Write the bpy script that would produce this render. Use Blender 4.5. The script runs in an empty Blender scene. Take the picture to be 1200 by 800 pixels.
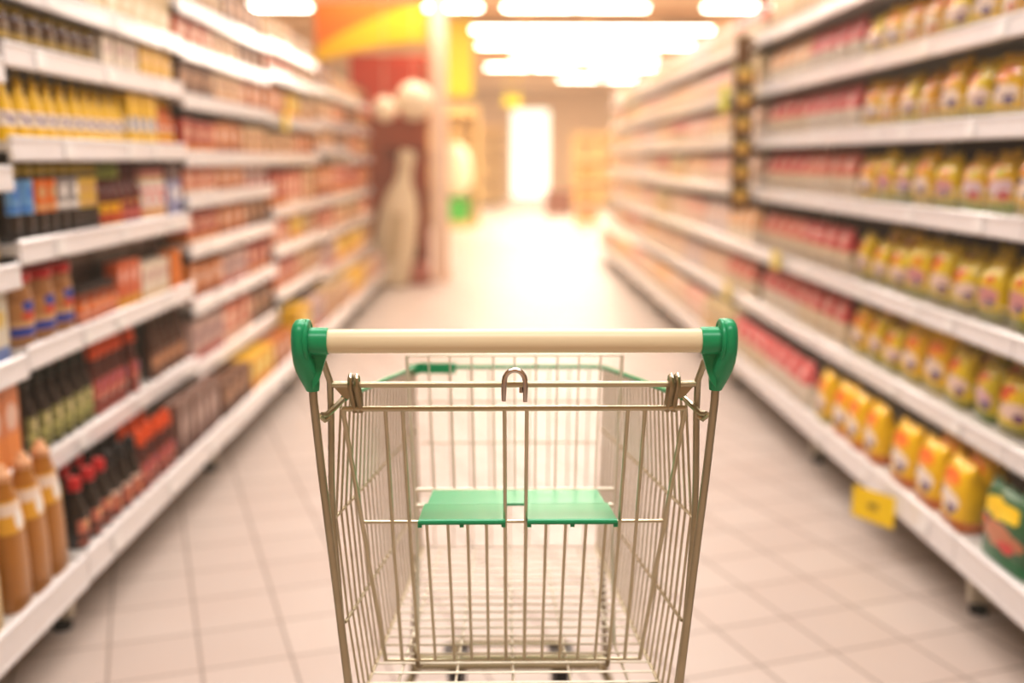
import bpy, bmesh, math, random
from mathutils import Vector, Matrix
random.seed(7)
C = bpy.context.scene.collection
PI = math.pi
R = math.radians

# ------------------------------------------------------------------ materials
def srgb(r, g, b):
    def f(c):
        c /= 255.0
        return c / 12.92 if c <= 0.04045 else ((c + 0.055) / 1.055) ** 2.4
    return (f(r), f(g), f(b), 1.0)

def base_mat(name, rough=0.5, metal=0.0, spec=0.5, coat=0.0):
    m = bpy.data.materials.new(name); m.use_nodes = True
    nt = m.node_tree
    b = nt.nodes['Principled BSDF']
    b.inputs['Roughness'].default_value = rough
    b.inputs['Metallic'].default_value = metal
    b.inputs['Specular IOR Level'].default_value = spec
    if coat:
        b.inputs['Coat Weight'].default_value = coat
        b.inputs['Coat Roughness'].default_value = 0.12
    return m, nt, b

def mix(nt, fac, a, b):
    n = nt.nodes.new('ShaderNodeMix'); n.data_type = 'RGBA'
    if isinstance(fac, (int, float)): n.inputs[0].default_value = fac
    else: nt.links.new(fac, n.inputs[0])
    for s, v in ((6, a), (7, b)):
        if isinstance(v, tuple): n.inputs[s].default_value = v
        else: nt.links.new(v, n.inputs[s])
    return n.outputs[2]

def mth(nt, op, a, b=None, c=None):
    n = nt.nodes.new('ShaderNodeMath'); n.operation = op
    for i, v in enumerate((a, b, c)):
        if v is None: continue
        if isinstance(v, (int, float)): n.inputs[i].default_value = v
        else: nt.links.new(v, n.inputs[i])
    return n.outputs[0]

def noise_mat(name, c1, c2=None, scale=30, rough=0.5, metal=0.0, spec=0.5, coat=0.0, bump=0.0):
    """principled colour with a gentle procedural variation"""
    m, nt, b = base_mat(name, rough, metal, spec, coat)
    tc = nt.nodes.new('ShaderNodeTexCoord')
    nz = nt.nodes.new('ShaderNodeTexNoise'); nz.inputs['Scale'].default_value = scale
    nt.links.new(tc.outputs['Object'], nz.inputs['Vector'])
    if c2 is None: c2 = tuple(x * 0.86 for x in c1[:3]) + (1,)
    nt.links.new(mix(nt, nz.outputs['Fac'], c1, c2), b.inputs['Base Color'])
    if bump:
        bp = nt.nodes.new('ShaderNodeBump'); bp.inputs['Strength'].default_value = bump; bp.inputs['Distance'].default_value = 0.002
        nt.links.new(nz.outputs['Fac'], bp.inputs['Height']); nt.links.new(bp.outputs['Normal'], b.inputs['Normal'])
    return m

def print_mat(name, base, bands=(), spots=(), rough=0.4, coat=0.0, speckle=None, wob=0.5, nsc=40):
    """printed packaging: horizontal bands (z0,z1,col) and oval blobs (cx,cz,rx,rz,col) in metres on the pack front"""
    m, nt, b = base_mat(name, rough, 0, 0.5, coat)
    tc = nt.nodes.new('ShaderNodeTexCoord')
    sp = nt.nodes.new('ShaderNodeSeparateXYZ'); nt.links.new(tc.outputs['Object'], sp.inputs[0])
    nz = nt.nodes.new('ShaderNodeTexNoise'); nz.inputs['Scale'].default_value = nsc
    nt.links.new(tc.outputs['Object'], nz.inputs['Vector'])
    x, z = sp.outputs[0], sp.outputs[2]
    col = mix(nt, nz.outputs['Fac'], base, tuple(v * 0.85 for v in base[:3]) + (1,))
    for z0, z1, c in bands:
        f = mth(nt, 'MULTIPLY', mth(nt, 'GREATER_THAN', z, z0), mth(nt, 'LESS_THAN', z, z1))
        col = mix(nt, f, col, c)
    for cx, cz, rx, rz, c in spots:
        u = mth(nt, 'DIVIDE', mth(nt, 'SUBTRACT', x, cx), rx)
        v = mth(nt, 'DIVIDE', mth(nt, 'SUBTRACT', z, cz), rz)
        d = mth(nt, 'ADD', mth(nt, 'MULTIPLY', u, u), mth(nt, 'MULTIPLY', v, v))
        d = mth(nt, 'ADD', d, mth(nt, 'MULTIPLY', nz.outputs['Fac'], wob))
        col = mix(nt, mth(nt, 'LESS_THAN', d, 1.0+wob*0.5), col, c)
    if speckle:
        vo = nt.nodes.new('ShaderNodeTexVoronoi'); vo.inputs['Scale'].default_value = speckle[1]
        nt.links.new(tc.outputs['Object'], vo.inputs['Vector'])
        col = mix(nt, mth(nt, 'LESS_THAN', vo.outputs['Distance'], speckle[2]), col, speckle[0])
    nt.links.new(col, b.inputs['Base Color'])
    return m

def emit_mat(name, col, strength):
    m = bpy.data.materials.new(name); m.use_nodes = True
    nt = m.node_tree; b = nt.nodes['Principled BSDF']
    b.inputs['Base Color'].default_value = (0.9, 0.9, 0.9, 1)
    b.inputs['Emission Color'].default_value = col
    b.inputs['Emission Strength'].default_value = strength
    return m

# ------------------------------------------------------------------ mesh helpers
class MB:
    """collects shapes; build() links them as ONE mesh object"""
    def __init__(self): self.v = []; self.f = []; self.mi = []; self.m = 0
    def add(self, vs, fs):
        o = len(self.v); self.v += [tuple(p) for p in vs]
        for f in fs: self.f.append(tuple(i + o for i in f)); self.mi.append(self.m)
    def box(self, x0, x1, y0, y1, z0, z1):
        vs = [(x, y, z) for z in (z0, z1) for y in (y0, y1) for x in (x0, x1)]
        self.add(vs, [(0, 2, 3, 1), (4, 5, 7, 6), (0, 1, 5, 4), (2, 6, 7, 3), (0, 4, 6, 2), (1, 3, 7, 5)])
    def cbox(self, c, s): self.box(c[0]-s[0]/2, c[0]+s[0]/2, c[1]-s[1]/2, c[1]+s[1]/2, c[2]-s[2]/2, c[2]+s[2]/2)
    def prism(self, poly, axis, a0, a1):
        """poly of 2-D points extruded along axis 'x','y','z'"""
        def P(p, a): return {'x': (a, p[0], p[1]), 'y': (p[0], a, p[1]), 'z': (p[0], p[1], a)}[axis]
        n = len(poly)
        vs = [P(p, a0) for p in poly] + [P(p, a1) for p in poly]
        self.add(vs, [tuple(range(n))[::-1], tuple(range(n, 2*n))] + [(i, (i+1) % n, n+(i+1) % n, n+i) for i in range(n)])
    def lathe(self, prof, seg=16, c=(0, 0, 0), sx=1, sy=1, a0=0, a1=2*PI):
        full = abs(a1 - a0 - 2*PI) < 1e-6
        n = seg if full else seg + 1
        vs = []
        for r, z in prof:
            for i in range(n):
                a = a0 + (a1-a0)*i/seg
                vs.append((c[0]+r*sx*math.cos(a), c[1]+r*sy*math.sin(a), c[2]+z))
        fs = []
        for j in range(len(prof)-1):
            for i in range(seg if full else seg):
                k = (i+1) % n if full else i+1
                fs.append((j*n+i, j*n+k, (j+1)*n+k, (j+1)*n+i))
        if full:
            if prof[0][0] > 1e-5: fs.append(tuple(range(n))[::-1])
            if prof[-1][0] > 1e-5: fs.append(tuple((len(prof)-1)*n+i for i in range(n)))
        self.add(vs, fs)
    def tube(self, pts, r, seg=8, caps=True):
        pts = [Vector(p) for p in pts]; n = len(pts)
        rs = r if isinstance(r, (list, tuple)) else [r]*n
        t = (pts[1]-pts[0]).normalized()
        u = t.orthogonal().normalized()
        vs = []
        for i, p in enumerate(pts):
            if i == 0: ti = (pts[1]-pts[0]).normalized()
            elif i == n-1: ti = (pts[-1]-pts[-2]).normalized()
            else: ti = ((pts[i+1]-p).normalized() + (p-pts[i-1]).normalized()).normalized()
            u = (u - ti*u.dot(ti)).normalized(); w = ti.cross(u)
            for k in range(seg):
                a = 2*PI*k/seg
                vs.append(p + (u*math.cos(a)+w*math.sin(a))*rs[i])
        fs = []
        for i in range(n-1):
            for k in range(seg):
                k2 = (k+1) % seg
                fs.append((i*seg+k, i*seg+k2, (i+1)*seg+k2, (i+1)*seg+k))
        if caps: fs += [tuple(range(seg))[::-1], tuple((n-1)*seg+k for k in range(seg))]
        self.add(vs, fs)
    def loft(self, rings, caps=True):
        n = len(rings[0]); vs = [p for r in rings for p in r]; fs = []
        for i in range(len(rings)-1):
            for k in range(n):
                k2 = (k+1) % n
                fs.append((i*n+k, i*n+k2, (i+1)*n+k2, (i+1)*n+k))
        if caps: fs += [tuple(range(n))[::-1], tuple((len(rings)-1)*n+k for k in range(n))]
        self.add(vs, fs)
    def mesh(self, name, mats, smooth=False, bevel=0):
        me = bpy.data.meshes.new(name); me.from_pydata(self.v, [], self.f)
        for m in (mats if isinstance(mats, (list, tuple)) else [mats]): me.materials.append(m)
        me.polygons.foreach_set('material_index', self.mi)
        bm = bmesh.new(); bm.from_mesh(me)
        bmesh.ops.recalc_face_normals(bm, faces=bm.faces)
        if bevel:
            es = [e for e in bm.edges if len(e.link_faces) == 2 and e.calc_face_angle() > 0.6]
            bmesh.ops.bevel(bm, geom=es, offset=bevel, segments=2, affect='EDGES', profile=0.6)
        bm.to_mesh(me); bm.free()
        if smooth:
            me.polygons.foreach_set('use_smooth', [True]*len(me.polygons))
            me.set_sharp_from_angle(angle=R(40))
        return me
    def build(self, name, mats, parent=None, smooth=False, bevel=0, loc=None):
        o = bpy.data.objects.new(name, self.mesh(name, mats, smooth, bevel)); C.objects.link(o)
        if parent: o.parent = parent
        if loc: o.location = loc
        return o

def tag(o, label=None, cat=None, group=None, kind=None):
    if label: o['label'] = label
    if cat: o['category'] = cat
    if group: o['group'] = group
    if kind: o['kind'] = kind
    return o
def empty(name, loc=(0, 0, 0), rz=0):
    o = bpy.data.objects.new(name, None); C.objects.link(o); o.location = loc; o.rotation_euler = (0, 0, rz); o.empty_display_size = 0.1
    return o

# ------------------------------------------------------------------ camera
cam = bpy.data.cameras.new('camera'); co = bpy.data.objects.new('camera', cam); C.objects.link(co)
cam.sensor_width = 36; cam.lens = 36.9; cam.clip_start = 0.05; cam.clip_end = 120
pitch = math.atan(214/1230); psi = math.atan(15/math.hypot(1230, 214))
co.location = (0, 0, 1.3); co.rotation_euler = (PI/2 - pitch, 0, -psi)
cam.dof.use_dof = True; cam.dof.focus_distance = 1.43; cam.dof.aperture_fstop = 1.45
bpy.context.scene.camera = co

# ------------------------------------------------------------------ shared materials
M_SHELF = noise_mat('shelf_white_enamel', srgb(232, 226, 220), srgb(222, 214, 206), 12, 0.35)
M_RAIL = noise_mat('price_rail_plastic', srgb(244, 240, 240), srgb(236, 231, 230), 25, 0.22, coat=0.6)
M_TAG = noise_mat('glint_tag_white', srgb(254, 252, 250), srgb(248, 246, 244), 60, 0.2, coat=0.8)  # brighter than the rail, imitates light glinting off the tag holders
M_BACK = noise_mat('back_panel_brown', srgb(96, 66, 50), srgb(80, 52, 40), 5, 0.6)
M_UP = noise_mat('upright_steel', srgb(190, 178, 165), srgb(170, 158, 145), 20, 0.45)
M_FOOT = noise_mat('foot_bracket_cream', srgb(222, 214, 196), srgb(205, 196, 178), 20, 0.5)
M_RUB = noise_mat('black_rubber', srgb(24, 22, 22), srgb(14, 12, 12), 60, 0.7)
M_WIREF = noise_mat('fence_wire', srgb(190, 182, 176), srgb(160, 150, 146), 40, 0.35, 0.5)

# ------------------------------------------------------------------ the setting
def floor_material():
    m, nt, b = base_mat('floor_tiles', 0.34, 0, 0.45)
    tc = nt.nodes.new('ShaderNodeTexCoord')
    sp = nt.nodes.new('ShaderNodeSeparateXYZ'); nt.links.new(tc.outputs['Object'], sp.inputs[0])
    x, y = sp.outputs[0], sp.outputs[1]
    a = R(18.7); ca, sa = math.cos(a), math.sin(a); T = 0.229
    u = mth(nt, 'ADD', mth(nt, 'MULTIPLY', x, ca), mth(nt, 'MULTIPLY', y, sa))
    v = mth(nt, 'ADD', mth(nt, 'MULTIPLY', x, -sa), mth(nt, 'MULTIPLY', y, ca))
    u = mth(nt, 'DIVIDE', mth(nt, 'ADD', u, 0.1465), T); v = mth(nt, 'DIVIDE', mth(nt, 'SUBTRACT', v, 2.648), T)
    def line(t):
        f = mth(nt, 'FRACT', t); d = mth(nt, 'ABSOLUTE', mth(nt, 'SUBTRACT', f, 0.5))
        return mth(nt, 'GREATER_THAN', d, 0.5 - 0.017)
    g = mth(nt, 'MAXIMUM', line(u), line(v))
    cmb = nt.nodes.new('ShaderNodeCombineXYZ')
    nt.links.new(mth(nt, 'FLOOR', u), cmb.inputs[0]); nt.links.new(mth(nt, 'FLOOR', v), cmb.inputs[1])
    wn = nt.nodes.new('ShaderNodeTexWhiteNoise'); wn.noise_dimensions = '2D'; nt.links.new(cmb.outputs[0], wn.inputs['Vector'])
    nz = nt.nodes.new('ShaderNodeTexNoise'); nz.inputs['Scale'].default_value = 3.0; nz.inputs['Detail'].default_value = 5
    nt.links.new(tc.outputs['Object'], nz.inputs['Vector'])
    col = mix(nt, wn.outputs['Value'], srgb(210, 196, 186), srgb(202, 187, 177))
    col = mix(nt, mth(nt, 'MULTIPLY', nz.outputs['Fac'], 0.45), col, srgb(196, 170, 156))
    col = mix(nt, mth(nt, 'MULTIPLY', g, 0.62), col, srgb(126, 104, 92))
    nt.links.new(col, b.inputs['Base Color'])
    nt.links.new(mth(nt, 'ADD', mth(nt, 'MULTIPLY', g, 0.3), 0.42), b.inputs['Roughness'])
    return m
def struct(name, mb, mat): return tag(mb.build(name, mat), kind='structure')
HX, HY0, HY1, HZ = 9.0, -3.0, 36.0, 3.55
mb = MB(); mb.box(-HX, HX, HY0, HY1, -0.1, 0); struct('floor', mb, floor_material())
mb = MB(); mb.box(-HX, HX, HY0, HY1, HZ, HZ+0.1); struct('ceiling', mb, noise_mat('ceiling_cream', srgb(246, 214, 176), srgb(240, 202, 160), 1.5, 0.8))
M_WALL = noise_mat('wall_cream', srgb(244, 212, 176), srgb(236, 200, 160), 0.6, 0.7)
mb = MB(); mb.box(-HX, HX, HY1, HY1+0.1, 0, HZ); struct('wall_back', mb, M_WALL)
mb = MB(); mb.box(-HX-0.1, -HX, HY0, HY1, 0, HZ); struct('wall_left', mb, M_WALL)
mb = MB(); mb.box(HX, HX+0.1, HY0, HY1, 0, HZ); struct('wall_right', mb, M_WALL)
mb = MB(); mb.box(-HX, HX, HY0-0.1, HY0, 0, HZ); struct('wall_front', mb, M_WALL)
M_BEAM = noise_mat('ceiling_beam_tan', srgb(232, 190, 140), srgb(222, 176, 124), 3, 0.7)
for i, y in enumerate((16.9, 19.3, 21.8, 24.2, 27.0)):
    mb = MB(); mb.box(-HX, HX, y-0.07, y+0.07, HZ-0.1, HZ); struct('trim_%d' % (i+1), mb, M_BEAM)
# bright glazed entrance in the back wall
mb = MB()
for x0, x1 in ((0.35, 1.75),):
    for a, b_ in ((x0, x0+0.08), (x1-0.08, x1)): mb.box(a, b_, HY1-0.1, HY1-0.01, 0, 3.0)
    mb.box(x0, x1, HY1-0.1, HY1-0.01, 2.92, 3.0)
dr = struct('door_1', mb, noise_mat('door_frame_white', srgb(240, 232, 222), None, 10, 0.4))
mb = MB(); mb.box(0.43, 1.67, HY1-0.06, HY1-0.03, 0.02, 2.92)
mb.build('glass_pane', emit_mat('daylit_frosted_glass', (1, 0.93, 0.8, 1), 1.3), dr)

# ------------------------------------------------------------------ ceiling luminaires
M_DIFF = emit_mat('luminaire_diffuser', (1, 0.93, 0.82, 1), 14.0)
M_HOUS = noise_mat('luminaire_housing', srgb(235, 225, 210), None, 10, 0.5)
def lum_meshes():
    h = MB(); h.box(-0.5, 0.5, -0.09, 0.09, 0.02, 0.07)
    h.prism([(-0.012, 0.07), (0.012, 0.07), (0.012, 0.152), (-0.012, 0.152)], 'x', -0.4, 0.4)
    d = MB(); d.prism([(-0.085, 0.02), (-0.06, -0.015), (0.06, -0.015), (0.085, 0.02)], 'x', -0.49, 0.49)
    return h.mesh('housing', M_HOUS, bevel=0.006), d.mesh('diffuser', M_DIFF)
hm, dm = lum_meshes()
ORD = ['first', 'second', 'third', 'fourth', 'fifth', 'sixth', 'seventh', 'eighth', 'ninth', 'tenth', 'eleventh', 'twelfth', 'thirteenth', 'fourteenth',
       'fifteenth', 'sixteenth', 'seventeenth', 'eighteenth', 'nineteenth', 'twentieth']
rows = [(15.4, [-3.15, -0.75, 0.56, 1.6, 3.4], 'nearest visible'), (18.0, [-0.06, 0.97, 2.0, 2.6+0.43], 'second visible'),
        (20.4, [0.1, 1.13, 2.16, 3.19], 'third visible'), (22.9, [0.78, 1.81, 2.84], 'fourth visible'), (25.2, [0.2, 1.3, 2.6, 3.6], 'fifth visible'), (28.7, [2.1, 3.3], 'farthest visible')]
for y, xs, rn in rows:
    for k, x in enumerate(xs):
        t = empty('ceiling_light', (x, y, 3.398))
        tag(t, '%s glowing white strip light from left in %s ceiling row' % (ORD[k], rn), 'ceiling light', 'strip lights under the far ceiling')
        for nm, me in (('housing', hm), ('diffuser', dm)):
            o = bpy.data.objects.new(nm, me); C.objects.link(o); o.parent = t

def area(name, loc, sx, sy, power, col, rot=(0, 0, 0)):
    l = bpy.data.lights.new(name, 'AREA'); l.shape = 'RECTANGLE'; l.size = sx; l.size_y = sy; l.energy = power; l.color = col
    o = bpy.data.objects.new(name, l); C.objects.link(o); o.location = loc; o.rotation_euler = rot
    return o
WARM = (1.0, 0.93, 0.83); NEUT = (1.0, 1.0, 1.0)
for y, p, c in ((0.2, 60, NEUT), (2.8, 70, NEUT), (5.4, 72, NEUT), (8.0, 68, WARM), (10.6, 76, WARM), (13.2, 110, WARM)):
    area('aisle_strip_lamp', (0, y, 3.38), 3.4, 0.3, p, c)
for y, p in ((18.0, 190), (20.4, 140), (22.9, 150), (25.2, 150), (31.0, 200)):
    area('hall_strip_lamp', (1.5, y, 3.375), 3.6, 0.14, p, (1, 0.87, 0.73))

# ------------------------------------------------------------------ product templates: (part, mesh, material) with the body first; front faces -Y
K = {}
def add_kind(key, name, cat, width, depth, parts): K[key] = dict(name=name, cat=cat, w=width, d=depth, parts=parts)

def lidprof(r, h, z): return [(r*0.94, z), (r, z+0.003), (r, z+h-0.004), (r*0.92, z+h), (0.0, z+h)]
def jar(key, name, r, h, body, lid, label, lidh=0.022, lab=(0.12, 0.72), neck=0.86):
    b = MB(); hb = h-lidh
    b.lathe([(0, 0.002), (r*0.9, 0), (r, 0.008), (r, hb*0.80), (r*0.97, hb*0.87), (r*neck, hb*0.95), (r*neck, hb)], 18)
    l = MB(); l.lathe(lidprof(r*neck*1.06, lidh, hb), 18)
    lb = MB(); lb.lathe([(r*0.99, hb*lab[0]), (r*1.012, hb*lab[0]), (r*1.012, hb*lab[1]), (r*0.99, hb*lab[1])], 12, a0=R(-90-66), a1=R(-90+66))
    add_kind(key, name, 'jar', 2*r, 2*r, [('body', b.mesh(name, body, True), body), ('lid', l.mesh('lid', lid, True), lid), ('label', lb.mesh('label', label, True), label)])
def bottle(key, name, r, h, body, cap, label, shoulder=0.56, neckr=0.36, caph=0.035, capr=0.45, lab=(0.08, 0.5), sy=1.0, capcone=1.0):
    b = MB(); hb = h-caph
    b.lathe([(0, 0.002), (r*0.88, 0), (r, 0.008), (r, hb*shoulder), (r*0.93, hb*(shoulder+0.07)), (r*0.68, hb*(shoulder+0.2)), (r*neckr, hb*(shoulder+0.3)), (r*neckr*0.95, hb)], 16, sy=sy)
    l = MB(); cr = r*capr
    l.lathe([(cr*0.95, hb-0.004), (cr, hb), (cr*(0.5+0.5*capcone), hb+caph*0.8), (cr*0.45*(0.4+0.6*capcone)*1.6, hb+caph), (0, hb+caph)], 14, sy=sy)
    lb = MB(); lb.lathe([(r*0.99, hb*lab[0]), (r*1.015, hb*lab[0]), (r*1.015, hb*lab[1]), (r*0.99, hb*lab[1])], 12, sy=sy, a0=R(-90-62), a1=R(-90+62))
    nk = MB(); nk.lathe([(r*0.80, hb*(shoulder+0.145)), (r*0.56, hb*(shoulder+0.245))], 14, sy=sy*1.01, sx=1.01)
    add_kind(key, name, 'bottle', 2*r, 2*r*sy, [('body', b.mesh(name, body, True), body), ('cap', l.mesh('cap', cap, True), cap), ('label', lb.mesh('label', label, True), label)])
def carton(key, name, w, d, h, mat, flap=None, cat='box'):
    b = MB(); b.box(-w/2, w/2, -d/2, d/2, 0, h-0.003)
    f = MB(); f.box(-w/2+0.001, w/2-0.001, -d/2+0.001, -0.001, h-0.003, h); f.box(-w/2+0.001, w/2-0.001, 0.001, d/2-0.001, h-0.003, h-0.0008)
    add_kind(key, name, cat, w, d, [('body', b.mesh(name, mat, bevel=0.0025), mat), ('top_flap', f.mesh('top_flap', flap or mat), flap or mat)])
def ring(w, d, z, n=20, p=2.6, cx=0, cy=0):
    out = []
    for i in range(n):
        a = 2*PI*i/n; c_, s_ = math.cos(a), math.sin(a)
        out.append((cx + w/2*math.copysign(abs(c_)**(2/p), c_), cy + d/2*math.copysign(abs(s_)**(2/p), s_), z))
    return out
def bag(key, name, w, d, h, mat, cat='bag', seal=None, taper=0.95, crumple=0.006):
    """pillow bag: full belly with creases, pinched to a crimped fin along the top"""
    b = MB(); rg = random.Random(key)
    spec = [(0.86, 0.80, 0, 4), (0.97, 0.96, .05, 3.5), (1, 1, .2, 2.6), (1, 1, .36, 2.6), (1.0, 0.97, .52, 3.2), (0.99, 0.86, .66, 3.2), (0.97*(0.5+0.5*taper/0.95), 0.6, .79, 3.2), (taper*1.02, 0.26, .9, 3), (taper*1.02, 0.05, .935, 3)]
    rings = []
    for fw, fd, fz, p in spec:
        rr_ = ring(w*fw, max(0.006, d*fd), h*fz, 24, p)
        if 0.1 < fz < 0.92: rr_ = [(x+rg.uniform(-1, 1)*crumple*0.6, y+rg.uniform(-1, 1)*crumple, z+rg.uniform(-1, 1)*crumple*0.5) for x, y, z in rr_]
        rings.append(rr_)
    b.loft(rings)
    s = MB(); n = 12; tw = w*taper
    for i in range(n):
        x0 = -tw/2 + tw*i/n; x1 = x0 + tw/n; dy = 0.002*(1 if i % 2 else -1)
        s.box(x0, x1, dy-0.0015, dy+0.0015, h*0.932, h*(0.98+0.02*math.sin(i*1.9)+0.03*(abs(i-5.5)/5.5-0.5)))
    add_kind(key, name, cat, w, d, [('body', b.mesh(name, mat, True), mat), ('top_seal', s.mesh('top_seal', seal or mat), seal or mat)])
def doypack(key, name, w, d, h, mat, cap):
    b = MB()
    b.loft([ring(w, d, 0, p=3), ring(w, d*0.98, h*0.06, p=3), ring(w*0.98, d*0.9, h*0.35), ring(w*0.92, d*0.7, h*0.58), ring(w*0.62, d*0.48, h*0.73), ring(w*0.34, w*0.3, h*0.8), ring(w*0.3, w*0.3, h*0.83)])
    c = MB(); c.lathe([(w*0.19, h*0.825), (w*0.2, h*0.84), (w*0.17, h*0.91), (w*0.07, h*0.95), (w*0.06, h), (0, h)], 12)
    add_kind(key, name, 'squeeze bottle', w, d, [('body', b.mesh(name, mat, True), mat), ('cap', c.mesh('cap', cap, True), cap)])
def jug(key, name, w, d, h, mat, cap, label):
    b = MB()
    b.loft([ring(w*0.93, d*0.93, 0, p=3.2), ring(w, d, h*0.03, p=3.2), ring(w*0.98, d*0.97, h*0.35, p=3), ring(w*0.86, d*0.86, h*0.62, p=2.8), ring(w*0.66, d*0.66, h*0.78), ring(w*0.42, w*0.42, h*0.86, p=2), ring(w*0.4, w*0.4, h*0.89, p=2)])
    c = MB(); c.lathe([(w*0.215, h*0.885), (w*0.22, h*0.89), (w*0.215, h*0.93), (w*0.15, h*0.945), (w*0.11, h*0.985), (w*0.06, h), (0, h)], 14)
    l = MB()
    l.loft([ring(w*0.92, d*0.92, h*0.545, p=2.85), ring(w*0.885, d*0.885, h*0.60, p=2.8), ring(w*0.72, d*0.72, h*0.765, p=2.4)], caps=False)
    add_kind(key, name, 'bottle', w, d, [('body', b.mesh(name, mat, True), mat), ('cap', c.mesh('cap', cap, True), cap), ('label', l.mesh('label', label, True), label)])

def N(n, *c, **k): return noise_mat(n, srgb(*c), None, 35, **k)
DKGL = N('dark_sauce_glass', 42, 26, 20, rough=0.15, coat=0.5)
BRGL = N('brown_jar_glass', 92, 52, 30, rough=0.18, coat=0.5)
TANGL = N('tan_paste_glass', 176, 122, 74, rough=0.2, coat=0.5)
MARGL = N('maroon_glass', 100, 34, 30, rough=0.2, coat=0.4)
OLV = N('olive_gold_lid', 176, 150, 42, rough=0.35)
RED = N('red_lid', 200, 30, 34, rough=0.35)
BLK = N('black_cap', 30, 24, 26, rough=0.4)
ORC = N('orange_cap', 236, 88, 26, rough=0.4)
GRC = N('green_cap', 142, 150, 62, rough=0.4)
YLC = N('yellow_cap', 236, 190, 30, rough=0.4)
CRM = srgb(236, 220, 198); YEL = srgb(246, 196, 8); ORG = srgb(236, 120, 34); WHT = srgb(244, 236, 228); PNK = srgb(232, 130, 116); PUR = srgb(86, 58, 120); RDD = srgb(196, 52, 44)
BLU = srgb(46, 70, 160); LBL = srgb(120, 170, 215); GRY = srgb(170, 160, 155); BRN = srgb(120, 74, 44); TAN = srgb(214, 170, 120); DBR = srgb(58, 36, 28); GRN = srgb(40, 128, 74); LIM = srgb(176, 184, 66); PCH = srgb(240, 176, 140)

# left bay kinds
jar('lidjar', 'spread_jar', 0.042, 0.13, BRGL, OLV, print_mat('spread_label_brown', srgb(110, 84, 60), [(0.03, 0.05, srgb(190, 160, 90))], [(0, 0.07, 0.02, 0.015, srgb(150, 130, 110))]))
for k, c, c2 in (('blue', LBL, srgb(70, 130, 200)), ('orange', ORG, TAN), ('grey', GRY, WHT), ('yellow', srgb(230, 190, 70), TAN)):
    jar('tall_'+k, 'pickle_jar', 0.036, 0.215, DKGL, OLV, print_mat('pickle_label_'+k, c, [(0.085, 0.10, c2)], [(0, 0.135, 0.02, 0.02, c2)]), lidh=0.03, lab=(0.42, 0.93), neck=0.94)
bottle('greencap', 'ketchup_bottle', 0.027, 0.225, MARGL, GRC, print_mat('ketchup_label', YEL, [(0.02, 0.05, RDD), (0.09, 0.11, ORG)], [(0, 0.07, 0.012, 0.015, RDD)]), shoulder=0.6, neckr=0.55, caph=0.05, capr=0.75)
bottle('maroon', 'chili_sauce_bottle', 0.028, 0.225, MARGL, N('maroon_cap', 96, 36, 40, rough=0.4), print_mat('chili_label', srgb(150, 60, 60), [(0.03, 0.05, PNK)], [(0, 0.09, 0.014, 0.02, srgb(210, 150, 60))]), neckr=0.5, capr=0.6)
jar('creamjar', 'sauce_jar', 0.042, 0.19, N('cream_sauce_glass', 226, 190, 150, rough=0.2, coat=.4), N('rose_lid', 196, 120, 108, rough=0.4), print_mat('cream_sauce_label', WHT, [(0.02, 0.045, srgb(226, 160, 80)), (0.10, 0.115, PNK)], [(0, 0.075, 0.022, 0.016, srgb(220, 110, 90))]), lidh=0.03, lab=(0.1, 0.85))
carton('bluebox', 'seasoning_carton', 0.07, 0.05, 0.2, print_mat('seasoning_print', srgb(150, 150, 185), [(0.14, 0.2, srgb(110, 84, 84))], [(0, 0.09, 0.022, 0.03, WHT)]))
jar('bigjar', 'peanut_paste_jar', 0.062, 0.205, TANGL, RED, print_mat('peanut_label', srgb(196, 140, 84), [(0.03, 0.055, BLU), (0.055, 0.07, TAN)], [(0, 0.115, 0.034, 0.022, BLU), (0, 0.085, 0.04, 0.012, srgb(206, 70, 40))]), lidh=0.032, neck=0.92)
jar('darklid', 'relish_jar', 0.036, 0.115, N('relish_glass', 150, 70, 40, rough=0.2, coat=.4), N('dark_brown_lid', 62, 42, 36, rough=0.4), print_mat('relish_label', ORG, [(0.02, 0.035, srgb(232, 170, 150))], [(0, 0.055, 0.02, 0.016, PCH)]))
carton('orred', 'soup_carton', 0.062, 0.05, 0.16, print_mat('soup_print', srgb(222, 104, 50), [(0, 0.04, srgb(224, 160, 40))], [(0, 0.11, 0.026, 0.025, srgb(236, 170, 150))]))
carton('creambox', 'cream_carton', 0.1, 0.06, 0.135, print_mat('cream_carton_print', srgb(232, 214, 192), [(0, 0.025, srgb(222, 190, 140))], [(0, 0.085, 0.034, 0.02, srgb(190, 150, 140))]))
carton('orangebox', 'orange_carton', 0.1, 0.06, 0.15, N('orange_carton_print', 238, 132, 36))
carton('darkbox', 'dark_carton', 0.09, 0.07, 0.235, print_mat('dark_carton_print', srgb(78, 50, 38), [(0.18, 0.2, srgb(110, 84, 70))], [(0, 0.1, 0.03, 0.03, srgb(96, 70, 56))]))
carton('tancase', 'tan_carton', 0.13, 0.1, 0.17, print_mat('tan_carton_print', srgb(224, 200, 160), [(0.1, 0.17, srgb(196, 168, 120))], [(0, 0.06, 0.04, 0.02, srgb(240, 224, 196))]))
carton('browncase', 'brown_carton', 0.12, 0.1, 0.15, print_mat('brown_carton_print', srgb(104, 74, 50), [(0.09, 0.12, srgb(180, 150, 70))], [(0, 0.05, 0.03, 0.02, srgb(140, 110, 90))]))
carton('yellowbox', 'yellow_carton', 0.11, 0.08, 0.15, print_mat('yellow_carton_print', srgb(236, 186, 50), [(0, 0.03, srgb(232, 160, 50))], [(0, 0.09, 0.034, 0.03, srgb(240, 190, 120))]))
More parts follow.
